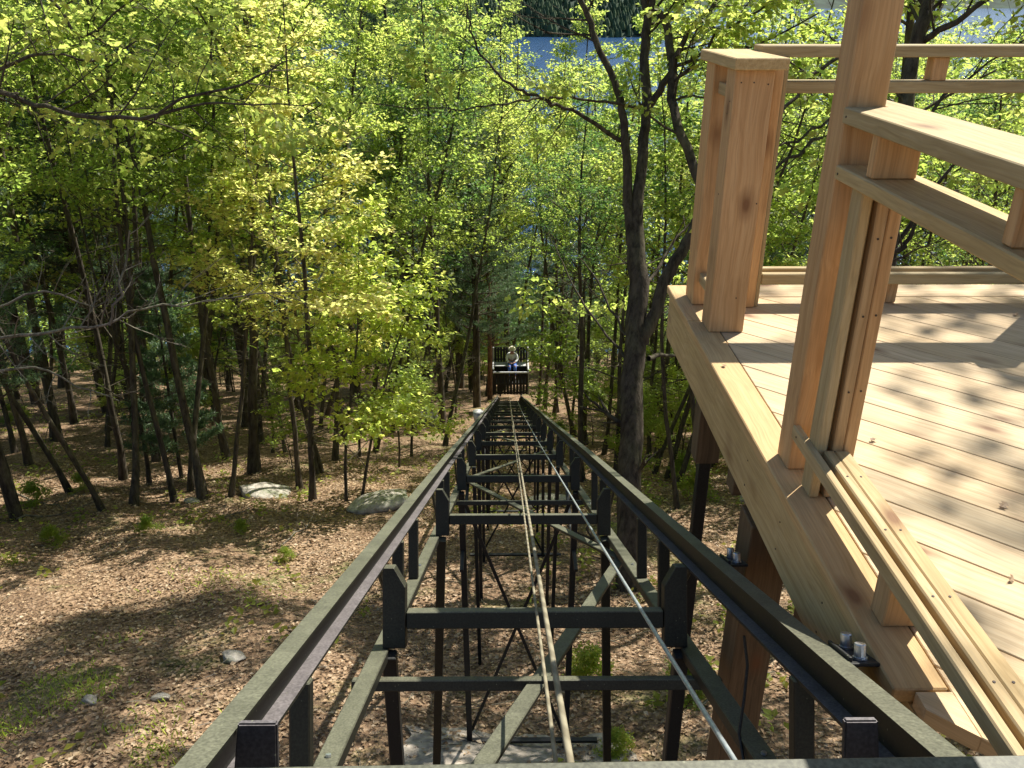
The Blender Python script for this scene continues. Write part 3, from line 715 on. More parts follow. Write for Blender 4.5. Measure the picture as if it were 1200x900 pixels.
def skin_mesh(name, verts, edges, radii, mat, root=0, sub=1):
    me = bpy.data.meshes.new(name); me.from_pydata([Vector(v) for v in verts], edges, []); me.update()
    o = link(name, me)
    md = o.modifiers.new('skin', 'SKIN'); md.use_smooth_shade = True
    for i, r in enumerate(radii):
        sv = me.skin_vertices[0].data[i]; rr = r if isinstance(r, tuple) else (r, r); sv.radius = rr; sv.use_root = (i == root)
    sb = o.modifiers.new('sub', 'SUBSURF'); sb.levels = sub; sb.render_levels = sub
    dg = bpy.context.evaluated_depsgraph_get(); ev = o.evaluated_get(dg)
    m2 = bpy.data.meshes.new_from_object(ev); o.modifiers.clear(); o.data = m2
    m2.materials.clear(); m2.materials.append(mat); bpy.data.meshes.remove(me)
    return o
PX, PY, PZ = fx+0.06, fy+0.92, fz+1.09        # where the person sits
person = thing('person', 'person in a cream sun hat, white shirt and blue jeans sitting on the far car', 'person', (PX, PY, PZ))
sc = 0.99                                      # human size in the scene's unit
def P_(x, y, z): return (x*sc, y*sc, z*sc)
bv = [P_(0, 0, .10), P_(0, -.01, .28), P_(0, -.03, .44), P_(0, -.05, .54), P_(0, -.08, .61), P_(0, -.10, .70), P_(0, -.115, .77)]
be = [(0, 1), (1, 2), (2, 3), (3, 4), (4, 5), (5, 6)]
br = [(.16*sc, .11*sc), (.145*sc, .10*sc), (.165*sc, .105*sc), (.09*sc, .07*sc), (.052*sc,)*2, (.082*sc, .092*sc), (.068*sc, .08*sc)]
def addc(start, pts, rad):
    prev = start
    for p, r in zip(pts, rad):
        bv.append(p); br.append(r*sc if not isinstance(r, tuple) else (r[0]*sc, r[1]*sc)); be.append((prev, len(bv)-1)); prev = len(bv)-1
    return prev
hands = []
for s in (-1, 1):
    hnd = addc(3, [P_(s*.185, -.05, .50), P_(s*.235, -.13, .27), P_(s*.12, -.31, .20), P_(s*.065, -.36, .20)], [.055, .046, .036, (.038, .020)])
    hands.append(hnd)
    for q in range(4):                         # four fingers of unequal length, curled over the lap
        fl = (.045, .052, .049, .038)[q]
        bx_ = s*.050; by = -.375+q*.017
        addc(hnd, [P_(bx_-s*.01, by-.01, .195+q*.001), P_(bx_-s*(.01+fl), by-.014, .185), P_(bx_-s*(.016+fl), by-.010, .168)], [.0095, .009, .008])
    addc(hnd, [P_(s*.062, -.345, .222), P_(s*.035, -.352, .232)], [.011, .009])
    addc(0, [P_(s*.10, -.10, .085), P_(s*.13, -.45, .10), P_(s*.12, -.50, -.02), P_(s*.12, -.46, -.40), P_(s*.12, -.58, -.455)], [.088, .068, .058, .038, (.022, .018)])
body = skin_mesh('body', bv, be, br, M['skin'], 0, 1); body.parent = person
shv = [P_(0, 0, .13), P_(0, -.01, .28), P_(0, -.03, .44), P_(0, -.052, .545)]; she = [(0, 1), (1, 2), (2, 3)]; shr = [(.178*sc, .128*sc), (.162*sc, .117*sc), (.18*sc, .12*sc), (.10*sc, .082*sc)]
for s in (-1, 1):
    prev = 3
    for p, r in ((P_(s*.19, -.05, .505), .068), (P_(s*.24, -.13, .27), .060), (P_(s*.13, -.30, .203), .047)):
        shv.append(p); shr.append((r*sc, r*sc)); she.append((prev, len(shv)-1)); prev = len(shv)-1
o = skin_mesh('shirt', shv, she, shr, M['shirt'], 0, 1); o.parent = person
jv = [P_(0, 0, .10)]; je = []; jr = [(.18*sc, .125*sc)]
for s in (-1, 1):
    prev = 0
    for p, r in ((P_(s*.10, -.10, .088), .102), (P_(s*.13, -.45, .10), .083), (P_(s*.12, -.505, -.02), .072), (P_(s*.12, -.465, -.36), .058)):
        jv.append(p); jr.append((r*sc, r*sc)); je.append((prev, len(jv)-1)); prev = len(jv)-1
o = skin_mesh('jeans', jv, je, jr, M['jeans'], 0, 1); o.parent = person
gh = Geo(); hc = np.array(P_(0, -.11, .775)); hz = np.array([0, -0.25, 0.97]); hz /= np.linalg.norm(hz)
gh.tube([hc+hz*a*sc for a in (0.0, 0.004, 0.008, 0.05, 0.10, 0.13, 0.132)], [r*sc for r in (.17, .172, .10, .098, .088, .05, .001)], 20)
link('hat', gh.mesh('hat', M['hat'], True), person)
for s in (-1, 1):
    gf = Geo(); gf.tube([np.array(P_(s*.12, -.43, -.44)), np.array(P_(s*.12, -.50, -.435)), np.array(P_(s*.12, -.60, -.455)), np.array(P_(s*.12, -.66, -.462))], [r*sc for r in (.035, .05, .045, .02)], 10)
    link('shoe', gf.mesh('shoe', M['shoe'], True), person)
# nose and ears, small beads on the head
gn = Geo(); gn.tube([np.array(P_(0, -.18, .73)), np.array(P_(0, -.212, .70)), np.array(P_(0, -.18, .69))], [.008, .014, .006], 6)
for s in (-1, 1): gn.tube([np.array(P_(s*.08, -.10, .69)), np.array(P_(s*.09, -.10, .715)), np.array(P_(s*.08, -.10, .735))], [.006, .014, .006], 6)
link('face', gn.mesh('face', M['skin'], True), person)

# ------------------------------------------------------------------ vegetation
def unit(v): return v/(np.linalg.norm(v, axis=-1, keepdims=True)+1e-9)
def wander(rng, p, d, L, n_, amp, lift=0.0):
    pts = [np.array(p, float)]; d = np.array(d, float); d /= np.linalg.norm(d)
    for i in range(n_):
        d = d+rng.normal(0, amp, 3)+np.array([0, 0, lift/n_]); d /= np.linalg.norm(d)
        pts.append(pts[-1]+d*L/n_)
    return np.array(pts)
def along(pts, s):
    n_ = len(pts)-1; f = min(max(s, 0), 0.9999)*n_; i = int(f); return pts[i]+(pts[i+1]-pts[i])*(f-i), unit(pts[i+1]-pts[i])
class Sprays:
    """collects twigs, then scatters leaves round all of them in one go"""
    def __init__(s): s.a = []; s.b = []; s.w = []
    def add(s, a, b, w_=1.0): s.a.append(a); s.b.append(b); s.w.append(w_)
    def leaves(s, rng, geo, per, size, droop=0.35, flat=0.45, wid=0.36, lobed=False, spread=0.16):
        if not s.a or per == 0: return
        A = np.repeat(np.array(s.a), per, 0); B = np.repeat(np.array(s.b), per, 0); m = len(A)
        keep = rng.random(m) < np.repeat(np.array(s.w), per); A, B = A[keep], B[keep]; m = len(A)
        u = rng.random((m, 1))**0.7*1.15; p = A+(B-A)*u
        D0 = unit(B-A)
        side = rng.normal(0, 1, (m, 3)); side[:, 2] *= 0.35; side = unit(side)
        p = p+side*rng.random((m, 1))*spread*np.array([1, 1, 0.5])
        D = unit(D0*0.5+side*0.9+np.array([0, 0, -1.0])*droop+rng.normal(0, 0.2, (m, 3)))
        Nn = unit(np.array([0, 0, 1.0])+rng.normal(0, flat, (m, 3)))
        geo.leaves(p, D, Nn, size*rng.uniform(0.5, 1.35, m), wid, lobed)
def branch(rng, W, sp, p, d, L, r, depth, dens=1.0, kt=3, leafy=True, lift=0.25, amp=0.13, twiglen=0.45):
    n_ = 6 if depth > 1 else 4
    pts = wander(rng, p, d, L, n_, amp, lift)
    W.tube(pts, np.linspace(r, r*0.3, len(pts)), 5 if depth > 1 else 3)
    if depth == 0:
        if leafy: sp.add(pts[1], pts[-1])
        return
    nb = int((3+L*(2.2 if depth > 1 else 3.0))*dens)
    for i in range(nb):
        s = 0.22+0.78*(i+rng.random())/nb
        q, dd = along(pts, s)
        ax = unit(np.cross(dd, [0, 0, 1.0])); sg = 1 if i % 2 else -1
        nd = dd*0.75+ax*sg*rng.uniform(0.5, 1.0)+np.array([0, 0, rng.uniform(-0.25, 0.35)])
        l2 = (L*0.42*(1.15-s*0.6) if depth > 1 else twiglen)*rng.uniform(0.6, 1.2)
        branch(rng, W, sp, q, nd, l2, r*(0.45 if depth > 1 else 0.35), depth-1, dens, kt, leafy, lift, amp*1.2, twiglen)
    if leafy: sp.add(pts[-2], pts[-1]+unit(pts[-1]-pts[-2])*0.15)
def gen_tree(seed, H, r0, c0, nl, ll, per, lsize, up=(0.25, 0.9), lean=0.03, dead=6, dens=0.9, droop=0.35, lobed=False, flat=0.45):
    rng = np.random.default_rng(seed); W = Geo(); sp = Sprays()
    n_ = 12; tp = [np.array([0, 0, -0.3])]; d = np.array([rng.normal(0, lean), rng.normal(0, lean), 1.0])
    for i in range(n_):
        d = d+rng.normal(0, 0.045, 3)*np.array([1, 1, 0]); d /= np.linalg.norm(d); tp.append(tp[-1]+d*(H+0.3)/n_)
    tp = np.array(tp); rr = r0*(1-0.88*np.linspace(0, 1, n_+1)**1.1); rr[0] *= 1.7
    W.tube(tp, rr, 8)
    for i in range(nl):
        s = c0+(0.97-c0)*((i+rng.random()*0.8)/nl); q, dd = along(tp, s)
        az = i*2.399+rng.normal(0, 0.4); e = rng.uniform(*up)*(0.6+0.6*s)
        nd = np.array([math.cos(az)*math.cos(e), math.sin(az)*math.cos(e), math.sin(e)])
        prof = math.sin(min(1, (s-c0)/(1-c0)*1.1+0.28)*math.pi)**0.7 if s < 0.99 else 0.2
        L = ll*max(prof, 0.25)*rng.uniform(0.7, 1.2)
        branch(rng, W, sp, q, nd, L, r0*(1-0.85*s)*0.42, 2, dens)
    for i in range(dead):
        s = rng.uniform(0.12, c0+0.05); q, dd = along(tp, s); az = rng.uniform(0, 6.28)
        branch(rng, W, sp, q, [math.cos(az), math.sin(az), rng.uniform(-0.2, 0.4)], rng.uniform(0.5, 1.5), 0.012, 1, 0.6, leafy=False, lift=0)
    Lf = Geo(); sp.leaves(rng, Lf, per, lsize, droop, flat, lobed=lobed)
    return W, Lf
def gen_pine(seed, H, r0, c0, whorls, ll, per, tuft=0.13):
    rng = np.random.default_rng(seed); W = Geo(); Lf = Geo()
    tp = [np.array([0, 0, -0.3])]; d = np.array([0, 0, 1.0])
    for i in range(10):
        d = d+rng.normal(0, 0.015, 3); d /= np.linalg.norm(d); tp.append(tp[-1]+d*(H+0.3)/10)
    tp = np.array(tp); W.tube(tp, r0*(1-0.9*np.linspace(0, 1, 11)), 8)
    A = []
    for k in range(whorls):
        s = c0+(0.98-c0)*k/whorls; L = ll*(1.05-s)**0.75*rng.uniform(0.8, 1.1)
        for j in range(5):
            az = j*1.257+k*0.7+rng.normal(0, 0.2); q, _ = along(tp, s+rng.uniform(-.01, .01))
            pts = wander(rng, q, [math.cos(az), math.sin(az), 0.12], L, 5, 0.08, 0.5)
            W.tube(pts, np.linspace(r0*0.22*(1.1-s), 0.004, 6), 4)
            nb = int(4+L*5)
            for i in range(nb):
                u = 0.25+0.75*i/nb; p, dd = along(pts, u); ax = unit(np.cross(dd, [0, 0, 1.0]))*(1 if i % 2 else -1)
                tw = wander(rng, p, dd*0.8+ax*0.8, L*0.3*(1.2-u), 2, 0.1, 0.3); W.tube(tw, [0.006, 0.004, 0.002], 3)
                for q2 in (tw[1], tw[2], (tw[0]+tw[1])/2): A.append((q2, unit(tw[2]-tw[1])))
    for i in range(10):
        s = rng.uniform(0.1, c0); q, dd = along(tp, s); az = rng.uniform(0, 6.28)
        W.tube(wander(rng, q, [math.cos(az), math.sin(az), 0], rng.uniform(0.4, 1.2), 3, 0.15), [0.012, 0.008, 0.005, 0.002], 3)
    P0 = np.repeat(np.array([a for a, _ in A]), per, 0); D0 = np.repeat(np.array([b for _, b in A]), per, 0); m = len(P0)
    D = unit(D0*0.6+rng.normal(0, 0.75, (m, 3))+np.array([0, 0, 0.15])); Nn = unit(rng.normal(0, 1, (m, 3)))
    Lf.leaves(P0+rng.normal(0, 0.02, (m, 3)), D, Nn, tuft*rng.uniform(0.7, 1.2, m), 0.045)
    return W, Lf

LIB = {}
def lib(key, W, L, leafm, barkm='bark'):
    LIB[key] = (W.mesh('trunk', M[barkm], True), L.mesh('crown', M[leafm]) if L.V else None)
lib('tall_a', *gen_tree(11, 13.0, 0.12, 0.46, 20, 2.6, 12, 0.092), 'leaf_green')
lib('tall_b', *gen_tree(12, 14.5, 0.13, 0.50, 20, 2.9, 12, 0.092, (0.3, 1.0)), 'leaf_green')
lib('tall_c', *gen_tree(13, 12.0, 0.085, 0.46, 20, 2.2, 12, 0.09, (0.2, 0.7), 0.08), 'leaf_green')
lib('slim_a', *gen_tree(21, 9.0, 0.055, 0.44, 16, 1.6, 12, 0.09, (0.15, 0.7), 0.06, 4), 'leaf_green')
lib('slim_b', *gen_tree(22, 10.5, 0.06, 0.48, 17, 1.8, 12, 0.09, (0.2, 0.8), 0.10, 4), 'leaf_green')
lib('sapling', *gen_tree(31, 4.6, 0.032, 0.28, 14, 1.25, 11, 0.10, (0.05, 0.5), 0.08, 2, 1.0, 0.2, True, 0.35), 'leaf_green')
lib('maple', *gen_tree(41, 10.0, 0.07, 0.36, 20, 2.2, 13, 0.10, (0.05, 0.55), 0.05, 5, 0.95, 0.15, True, 0.32), 'leaf_green')
lib('pole', *gen_tree(23, 12.0, 0.07, 0.56, 15, 1.7, 18, 0.09, (0.2, 0.8), 0.05, 9), 'leaf_green')
lib('airy', *gen_tree(24, 14.0, 0.12, 0.48, 18, 2.9, 6, 0.10, (0.2, 0.9)), 'leaf_green')
lib('pine', *gen_pine(51, 15.0, 0.17, 0.24, 24, 2.9, 9), 'needle')
lib('young_pine', *gen_pine(52, 5.0, 0.05, 0.18, 13, 1.2, 10), 'needle')
lib('bare', *gen_tree(61, 8.0, 0.05, 0.25, 20, 1.7, 0, 0.1, (0.0, 0.6), 0.05, 14), 'leaf_green')
lib('bush', *gen_tree(71, 1.3, 0.014, 0.15, 10, 0.75, 12, 0.11, (0.2, 0.9), 0.1, 0, 1.0, 0.2, True, 0.35), 'leaf_green')

def put_tree(name, key, x, y, scale, rz, label, cat, leafm=None, barkm=None, group=None, lean=(0, 0), zoff=0.0, zs=1.0):
    t = thing(name, label, cat, (x, y, float(g(x, y))-zoff), group)
    t.rotation_euler = (Matrix.Rotation(lean[0], 3, 'Y') @ Matrix.Rotation(lean[1], 3, 'X') @ Matrix.Rotation(rz, 3, 'Z')).to_euler()
    t.scale = (scale, scale, scale*zs)
    wm, lm = LIB[key]
    a = link('trunk', wm, t)
    if barkm: a.material_slots[0].link = 'OBJECT'; a.material_slots[0].material = M[barkm]
    if lm is not None and key != 'bare':
        b = link('crown', lm, t)
        if leafm: b.material_slots[0].link = 'OBJECT'; b.material_slots[0].material = M[leafm]
    return t

# trees one can pick out, by the pixel where the trunk meets the ground: (px, py, key, scale, zs, lean towards +x, leaf, bark, rz, label)
NAMED = [
 (66, 517, 'tall_b', 1.1, 1.0, 0.0, 'leaf_green', None, 0.3, 'stout dark tree with a flared base at the far left, behind the slender leaning ones'),
 (122, 598, 'slim_b', 1.0, 1.05, -0.12, 'leaf_green', None, 1.0, 'slender dark tree leaning left, nearest trunk to the left edge in front'),
 (153, 592, 'tall_c', 1.0, 1.1, -0.02, 'leaf_lime', None, 2.0, 'grey tree with a long curved trunk leaning left above the litter slope'),
 (206, 588, 'slim_a', 1.3, 1.15, 0.01, 'leaf_green', None, 0.5, 'thin dark trunk first in the left hand pair beside the dark straight one'),
 (222, 577, 'slim_b', 1.2, 1.1, 0.05, 'leaf_lime', None, 4.0, 'thin dark straight trunk between two others behind the pine tuft'),
 (240, 586, 'tall_c', 1.15, 1.0, 0.07, 'leaf_green', None, 3.2, 'thick black straight trunk directly below the tuft of pine needles'),
 (268, 582, 'slim_a', 1.1, 1.1, 0.07, 'leaf_lime', None, 5.0, 'thin straight grey trunk standing left of the mossy rock'),
 (352, 572, 'maple', 0.95, 1.1, 0.04, 'leaf_gold', None, 0.2, 'yellow leaved maple, left stem of the twin at the right end of the mossy rock'),
 (366, 586, 'maple', 1.05, 1.0, 0.05, 'leaf_gold', None, 2.6, 'larger yellow leaved maple, right stem of the twin by the mossy rock'),
 (288, 500, 'tall_a', 1.0, 1.0, 0.05, 'leaf_green', None, 1.0, 'dark trunk behind the mossy rock, left of two close together'),
 (300, 497, 'tall_c', 1.0, 1.0, 0.07, 'leaf_deep', None, 2.0, 'dark trunk behind the mossy rock, right of two close together'),
 (333, 530, 'bare', 1.1, 1.0, -0.15, None, 'bark_pale', 1.1, 'pale bare dead tree leaning left behind the yellow maples'),
 (392, 540, 'pole', 1.1, 1.1, 0.03, 'leaf_lime', None, 2.2, 'straight thin tree just right of the yellow maples'),
 (406, 587, 'sapling', 1.25, 1.15, 0.03, 'leaf_lime', None, 0.6, 'very thin pole sapling by the pale flat rock on the left of the track'),
 (424, 583, 'sapling', 1.15, 1.0, 0.2, 'leaf_lime', None, 2.0, 'bright green sapling leaning right towards the track by the pale flat rock'),
 (468, 548, 'sapling', 1.0, 1.0, 0.06, 'leaf_lime', None, 3.9, 'low bright green sapling with flat leaf sprays close to the left rail'),
 (519, 506, 'tall_b', 1.0, 1.0, 0.02, 'leaf_deep', None, 0.9, 'dark trunk left of the track, beyond the bright green sapling'),
 (486, 478, 'slim_b', 1.1, 1.2, 0.03, 'leaf_green', None, 3.0, 'slim dark tree deeper in the wood left of the track'),
 (559, 477, 'pine', 1.15, 1.0, 0.0, None, None, 0.4, 'tall straight pine with blue grey needles left of the far tram car'),
 (574, 468, 'pine', 0.85, 1.0, 0.0, None, 'bark_red', 1.9, 'reddish pine trunk directly left of the far tram car'),
 (630, 474, 'pole', 1.15, 1.2, 0.0, 'leaf_lime', None, 1.5, 'thin dark trunk just right of the far tram car'),
 (638, 480, 'pole', 1.3, 1.2, 0.02, 'leaf_lime', None, 2.5, 'thin dark trunk, second to the right of the far tram car'),
 (649, 487, 'pole', 1.1, 1.1, 0.04, 'leaf_lime', None, 0.1, 'thin forking trunk, third to the right of the far tram car'),
 (677, 512, 'tall_c', 0.95, 1.0, 0.03, 'leaf_green', None, 4.1, 'dark trunk before the big forked tree, left of two close together'),
 (687, 520, 'tall_c', 0.9, 1.05, 0.05, 'leaf_green', None, 5.1, 'dark trunk before the big forked tree, right of two close together'),
 (707, 532, 'pole', 0.95, 1.2, 0.04, 'leaf_lime', None, 0.7, 'very thin trunk immediately left of the big forked tree'),
 (764, 556, 'slim_b', 1.0, 1.0, 0.05, 'leaf_green', None, 2.9, 'thin dark trunk immediately right of the big forked tree'),
 (790, 572, 'slim_b', 1.15, 0.9, 0.10, 'leaf_green', None, 1.2, 'dark trunk leaning right below the corner of the deck'),
 (824, 588, 'slim_a', 1.2, 0.9, 0.02, 'leaf_deep', None, 0.3, 'dark upright trunk seen under the deck fascia'),
 (213, 560, 'young_pine', 1.15, 1.0, 0.0, None, None, 0.0, 'small pine with soft green needles among the dark trunks on the left'),
]
placed = []
for px, py, key, sc_, zs, ln, lm, bk, rz, lab in NAMED:
    p = ground_at(px, py); placed.append((p[0], p[1]))
    put_tree('pine_tree' if 'pine' in key else ('dead_tree' if key == 'bare' else 'broadleaf_tree'), key, p[0], p[1], sc_, rz, lab, 'tree', lm, bk, None, (ln, -0.10), 0.0, zs)

# the rest of the wood
rng = np.random.default_rng(5)
def top_limit(px):
    """highest pixel row that a tree in this direction may reach (the lake shows over the gap)"""
    xs = [-400, 300, 590, 612, 630, 690, 730, 800, 1000, 1700]; ys = [-300, -300, -60, 30, 105, 98, 30, 20, 0, -40]
    return np.interp(px, xs, ys)
def px_of(x, y, z):
    d = np.array([x, y, z]); w_ = d@f_; return 600+F*(d@r_)/w_, 450-F*(d@u_)/w_
zones = {'L': ('broadleaf tree in the dense wood left of the track', 'trees of the wood left of the track'),
         'R': ('broadleaf tree in the wood right of the track beyond the deck', 'trees of the wood right of the track')}
cnt = 0
HT = {'pole': 12, 'tall_a': 13, 'tall_b': 14.5, 'tall_c': 12, 'slim_a': 9, 'slim_b': 10.5, 'pine': 15, 'maple': 10, 'sapling': 4.6}
tries = 0
while cnt < 248 and tries < 20000:
    tries += 1
    y = rng.uniform(11, 90)**1.0; x = rng.uniform(-1, 1)*(0.66*y+7)
    if y > 45 and rng.random() < 0.6: continue
    if cnt > 215 and (x > 0 or y > 30): continue
    if abs(x-CX) < 1.7 and y < 37: continue
    if x < 0 and y < 16.5 and x > -9.5: continue          # the open litter slope
    if x > 0 and y < 13 and x < 12: continue
    if abs(x-CX) < 2.6 and 26 < y < 38: continue
    sx_, sy_ = x-0.15, y-33.0; sl_ = sx_*0.689+sy_*0.725
    if -0.5 < sl_ < 17 and abs(sx_*0.725-sy_*0.689) < 4.0: continue      # a gap in the canopy lights the far car
    sx_, sy_ = x+3.8, y-16.5; sl_ = sx_*0.689+sy_*0.725
    if 1.0 < sl_ < 10 and abs(sx_*0.725-sy_*0.689) < 3.2: continue      # and another lights the yellow maples
    dm = 1.3+0.022*y
    if any((x-a)**2+(y-b)**2 < dm*dm for a, b in placed): continue
    z = float(g(x, y)); base = px_of(x, y, z)
    ks = ['tall_a', 'tall_b', 'pole', 'slim_a', 'slim_b', 'pole', 'pine', 'pole', 'maple'] if y < 45 else ['tall_a', 'tall_b', 'tall_c', 'tall_c', 'pine']
    key = ks[rng.integers(len(ks))]
    s = rng.uniform(0.9, 1.25)
    if y > 18: s *= 1.0+min(0.5, (y-18)*0.02)
    if y < 60 and base[0] < 560 or base[0] > 740: s *= 1.12
    H = HT[key]*s
    lim = top_limit(base[0])
    # shrink trees that would rise above the limit
    tries2 = 0
    while px_of(x, y, z+H)[1] < lim and s > 0.55: s *= 0.93; H = HT[key]*s
    if px_of(x, y, z+H)[1] < lim: 
        if lim > 20: continue
    placed.append((x, y)); cnt += 1
    leaf = rng.choice(['leaf_green', 'leaf_lime', 'leaf_deep', 'leaf_gold'], p=[0.42, 0.40, 0.12, 0.06])
    zn = 'L' if x < CX else 'R'
    where = (' in the first rows' if y < 20 else ' some rows deep' if y < 32 else ' far down the slope')+(', near the track' if abs(base[0]-600) < 110 else ', towards the edge' if abs(base[0]-600) > 400 else '')
    if key == 'pine':
        put_tree('pine_tree', key, x, y, s, rng.uniform(0, 6.28), 'pine '+('left' if zn == 'L' else 'right')+' of the track'+where, 'tree', None, None,
                 'pines of the wood '+('left' if zn == 'L' else 'right')+' of the track'+where)
    else:
        nm = {'leaf_green': 'green', 'leaf_lime': 'lime green', 'leaf_deep': 'dark green', 'leaf_gold': 'yellow leaved'}[leaf]
        put_tree('broadleaf_tree', key, x, y, s, rng.uniform(0, 6.28), nm+(' tree left' if zn == 'L' else ' tree right')+' of the track'+where, 'tree', str(leaf), None, nm+' '+zones[zn][1]+where, (rng.normal(0.0, 0.035)-0.004*x/3, rng.normal(-0.09, 0.03)))
# understory saplings and bushes
for k in range(60):
    y = rng.uniform(16.8, 34); x = rng.uniform(-0.62, 0.62)*y
    if abs(x-CX) < 2.2: continue
    zn = 'left' if x < CX else 'right'
    put_tree('bare_tree', 'bare', x, y, rng.uniform(0.8, 1.35), rng.uniform(0, 6.28), 'thin leafless tree with many bare twigs in the shade '+zn+' of the track', 'tree', None, None, 'thin leafless trees in the shade '+zn+' of the track', (rng.normal(0, 0.05), rng.normal(-0.08, 0.03)))
for k in range(36):
    y = rng.uniform(12, 42); x = rng.uniform(-1, 1)*(0.6*y+3)
    if abs(x-CX) < 1.5: continue
    if x < 0 and x > -7 and y < 15.5: continue
    if x > 0 and y < 13 : continue
    key = 'sapling' if k % 3 else 'bush'; zn = 'left' if x < CX else 'right'
    if key == 'sapling':
        put_tree('sapling', key, x, y, rng.uniform(0.5, 1.0), rng.uniform(0, 6.28), 'leafy understory sapling between the trunks '+zn+' of the track', 'sapling', str(rng.choice(['leaf_green', 'leaf_lime'])), None, 'understory saplings '+zn+' of the track')
    else:
        put_tree('bush', key, x, y, rng.uniform(0.4, 0.8), rng.uniform(0, 6.28), 'low leafy bush on the forest floor '+zn+' of the track', 'bush', str(rng.choice(['leaf_green', 'leaf_lime'])), None, 'low bushes '+zn+' of the track')
for k in range(46):
    y = rng.uniform(15, 36); x = rng.uniform(0.12, 0.62)*y+0.6
    put_tree('sapling', 'sapling', x, y, rng.uniform(0.55, 1.05), rng.uniform(0, 6.28), 'leafy understory sapling between the trunks right of the track', 'sapling', str(rng.choice(['leaf_green', 'leaf_lime'])), None, 'understory saplings right of the track')
for x, y, key, s_, lf in ((5.2, 15.5, 'maple', 0.9, 'leaf_lime'), (8.4, 17.0, 'slim_b', 1.0, 'leaf_green'), (7.0, 20.5, 'maple', 1.05, 'leaf_green'), (10.8, 21.0, 'maple', 1.1, 'leaf_lime'), (12.5, 17.5, 'slim_a', 1.1, 'leaf_lime'), (5.6, 24.0, 'maple', 1.1, 'leaf_lime'), (9.4, 26.5, 'tall_c', 1.0, 'leaf_green'), (14.2, 25.0, 'maple', 1.2, 'leaf_green'), (3.9, 17.6, 'slim_b', 1.15, 'leaf_lime'), (4.4, 21.2, 'maple', 1.2, 'leaf_lime'), (5.6, 27.5, 'tall_c', 1.1, 'leaf_green'), (3.5, 14.2, 'slim_a', 1.0, 'leaf_lime')):
    put_tree('broadleaf_tree', key, x, y, s_, x*2.0, 'leafy tree low on the slope seen through the deck railing', 'tree', lf, None, 'trees seen through the deck railing', (0.0, -0.08))
for x, y, key, s_, lf in ((-1.0, 41.0, 'tall_b', 1.36, 'leaf_lime'), (-0.1, 46.0, 'tall_b', 1.5, 'leaf_green'), (-2.0, 44.0, 'tall_a', 1.55, 'leaf_lime'), (11.0, 38.0, 'tall_b', 1.3, 'leaf_lime'), (7.5, 30.0, 'tall_c', 1.2, 'leaf_lime')):
    put_tree('broadleaf_tree', key, x, y, s_, x*2.0, 'tall leafy tree on the slope beyond the far tram car', 'tree', lf, None, 'tall trees beyond the far tram car', (0.0, -0.05))
for k in range(150):
    y = rng.uniform(37, 80); x = rng.uniform(-1, 1)*(0.5*y+3)
    zn = 'left' if x < CX else 'right'
    put_tree('sapling', 'sapling', x, y, rng.uniform(0.9, 1.7), rng.uniform(0, 6.28), 'young leafy tree in the undergrowth beyond the far tram car, '+zn+' of the track', 'sapling', str(rng.choice(['leaf_green', 'leaf_lime', 'leaf_deep'])), None, 'undergrowth beyond the far tram car, '+zn)
# tall trees just outside the picture on the right, which shade the deck
for x, y, key, s in ((7.2, 8.2, 'airy', 1.1), (9.5, 5.0, 'tall_a', 1.1), (5.4, 12.5, 'tall_a', 1.0), (11.0, 11.0, 'tall_b', 1.1), (5.9, 7.3, 'airy', 1.05), (7.6, 4.6, 'tall_b', 1.0), (5.6, 8.2, 'airy', 1.0)):
    put_tree('broadleaf_tree', key, x, y, s, x, 'tall broadleaf tree beside the deck on the right', 'tree', 'leaf_green', None, 'tall trees beside the deck on the right')
for x, y, key, s in ((-11.5, 8.0, 'tall_b', 1.0), (-13, 12.5, 'tall_a', 1.0), (-12, 3, 'tall_c', 1.0)):
    put_tree('broadleaf_tree', key, x, y, s, x, 'tall broadleaf tree at the left edge of the litter slope', 'tree', 'leaf_lime', None, 'tall trees at the left edge of the clearing')

# trees whose limbs can be traced one by one: pixel, depth along the view, radius in pixels
def limb(W, sp, rng, pts, leafy=0.0, sub=1.0, tl=0.5, bare_tw=0, start=0.15, L0=1.0):
    """pts: (px, py, depth, width in px)"""
    P = np.array([at_depth(a, b, c_) for a, b, c_, _ in pts]); R = np.array([0.84*w_*c_/F/2 for _, _, c_, w_ in pts])
    # smooth (Catmull-Rom)
    Q = []; RR = []
    for i in range(len(P)-1):
        p0, p1, p2, p3 = P[max(i-1, 0)], P[i], P[i+1], P[min(i+2, len(P)-1)]
        for t in (0, 0.34, 0.67):
            Q.append(0.5*((2*p1)+(-p0+p2)*t+(2*p0-5*p1+4*p2-p3)*t*t+(-p0+3*p1-3*p2+p3)*t**3)+rng.normal(0, 0.012, 3)); RR.append(R[i]*(1-t)+R[i+1]*t)
    Q.append(P[-1]); RR.append(R[-1]); Q = np.array(Q)
    W.tube(Q, RR, 9 if RR[0] > 0.06 else 6)
    Lt = np.linalg.norm(np.diff(Q, axis=0), axis=1).sum()
    nb = int(Lt*2.2*sub)
    for i in range(nb):
        s = start+(1-start)*(i+rng.random())/nb; q, dd = along(Q, s)
        ax = unit(np.cross(dd, rng.normal(0, 1, 3))); nd = dd*0.6+ax+np.array([0, 0, 0.1])
        branch(rng, W, sp, q, nd, rng.uniform(0.5, 1.3)*L0, RR[int(s*(len(RR)-1))]*0.35+0.003, 1, 1.0, leafy=leafy > rng.random(), lift=0.1, twiglen=tl)
    return Q
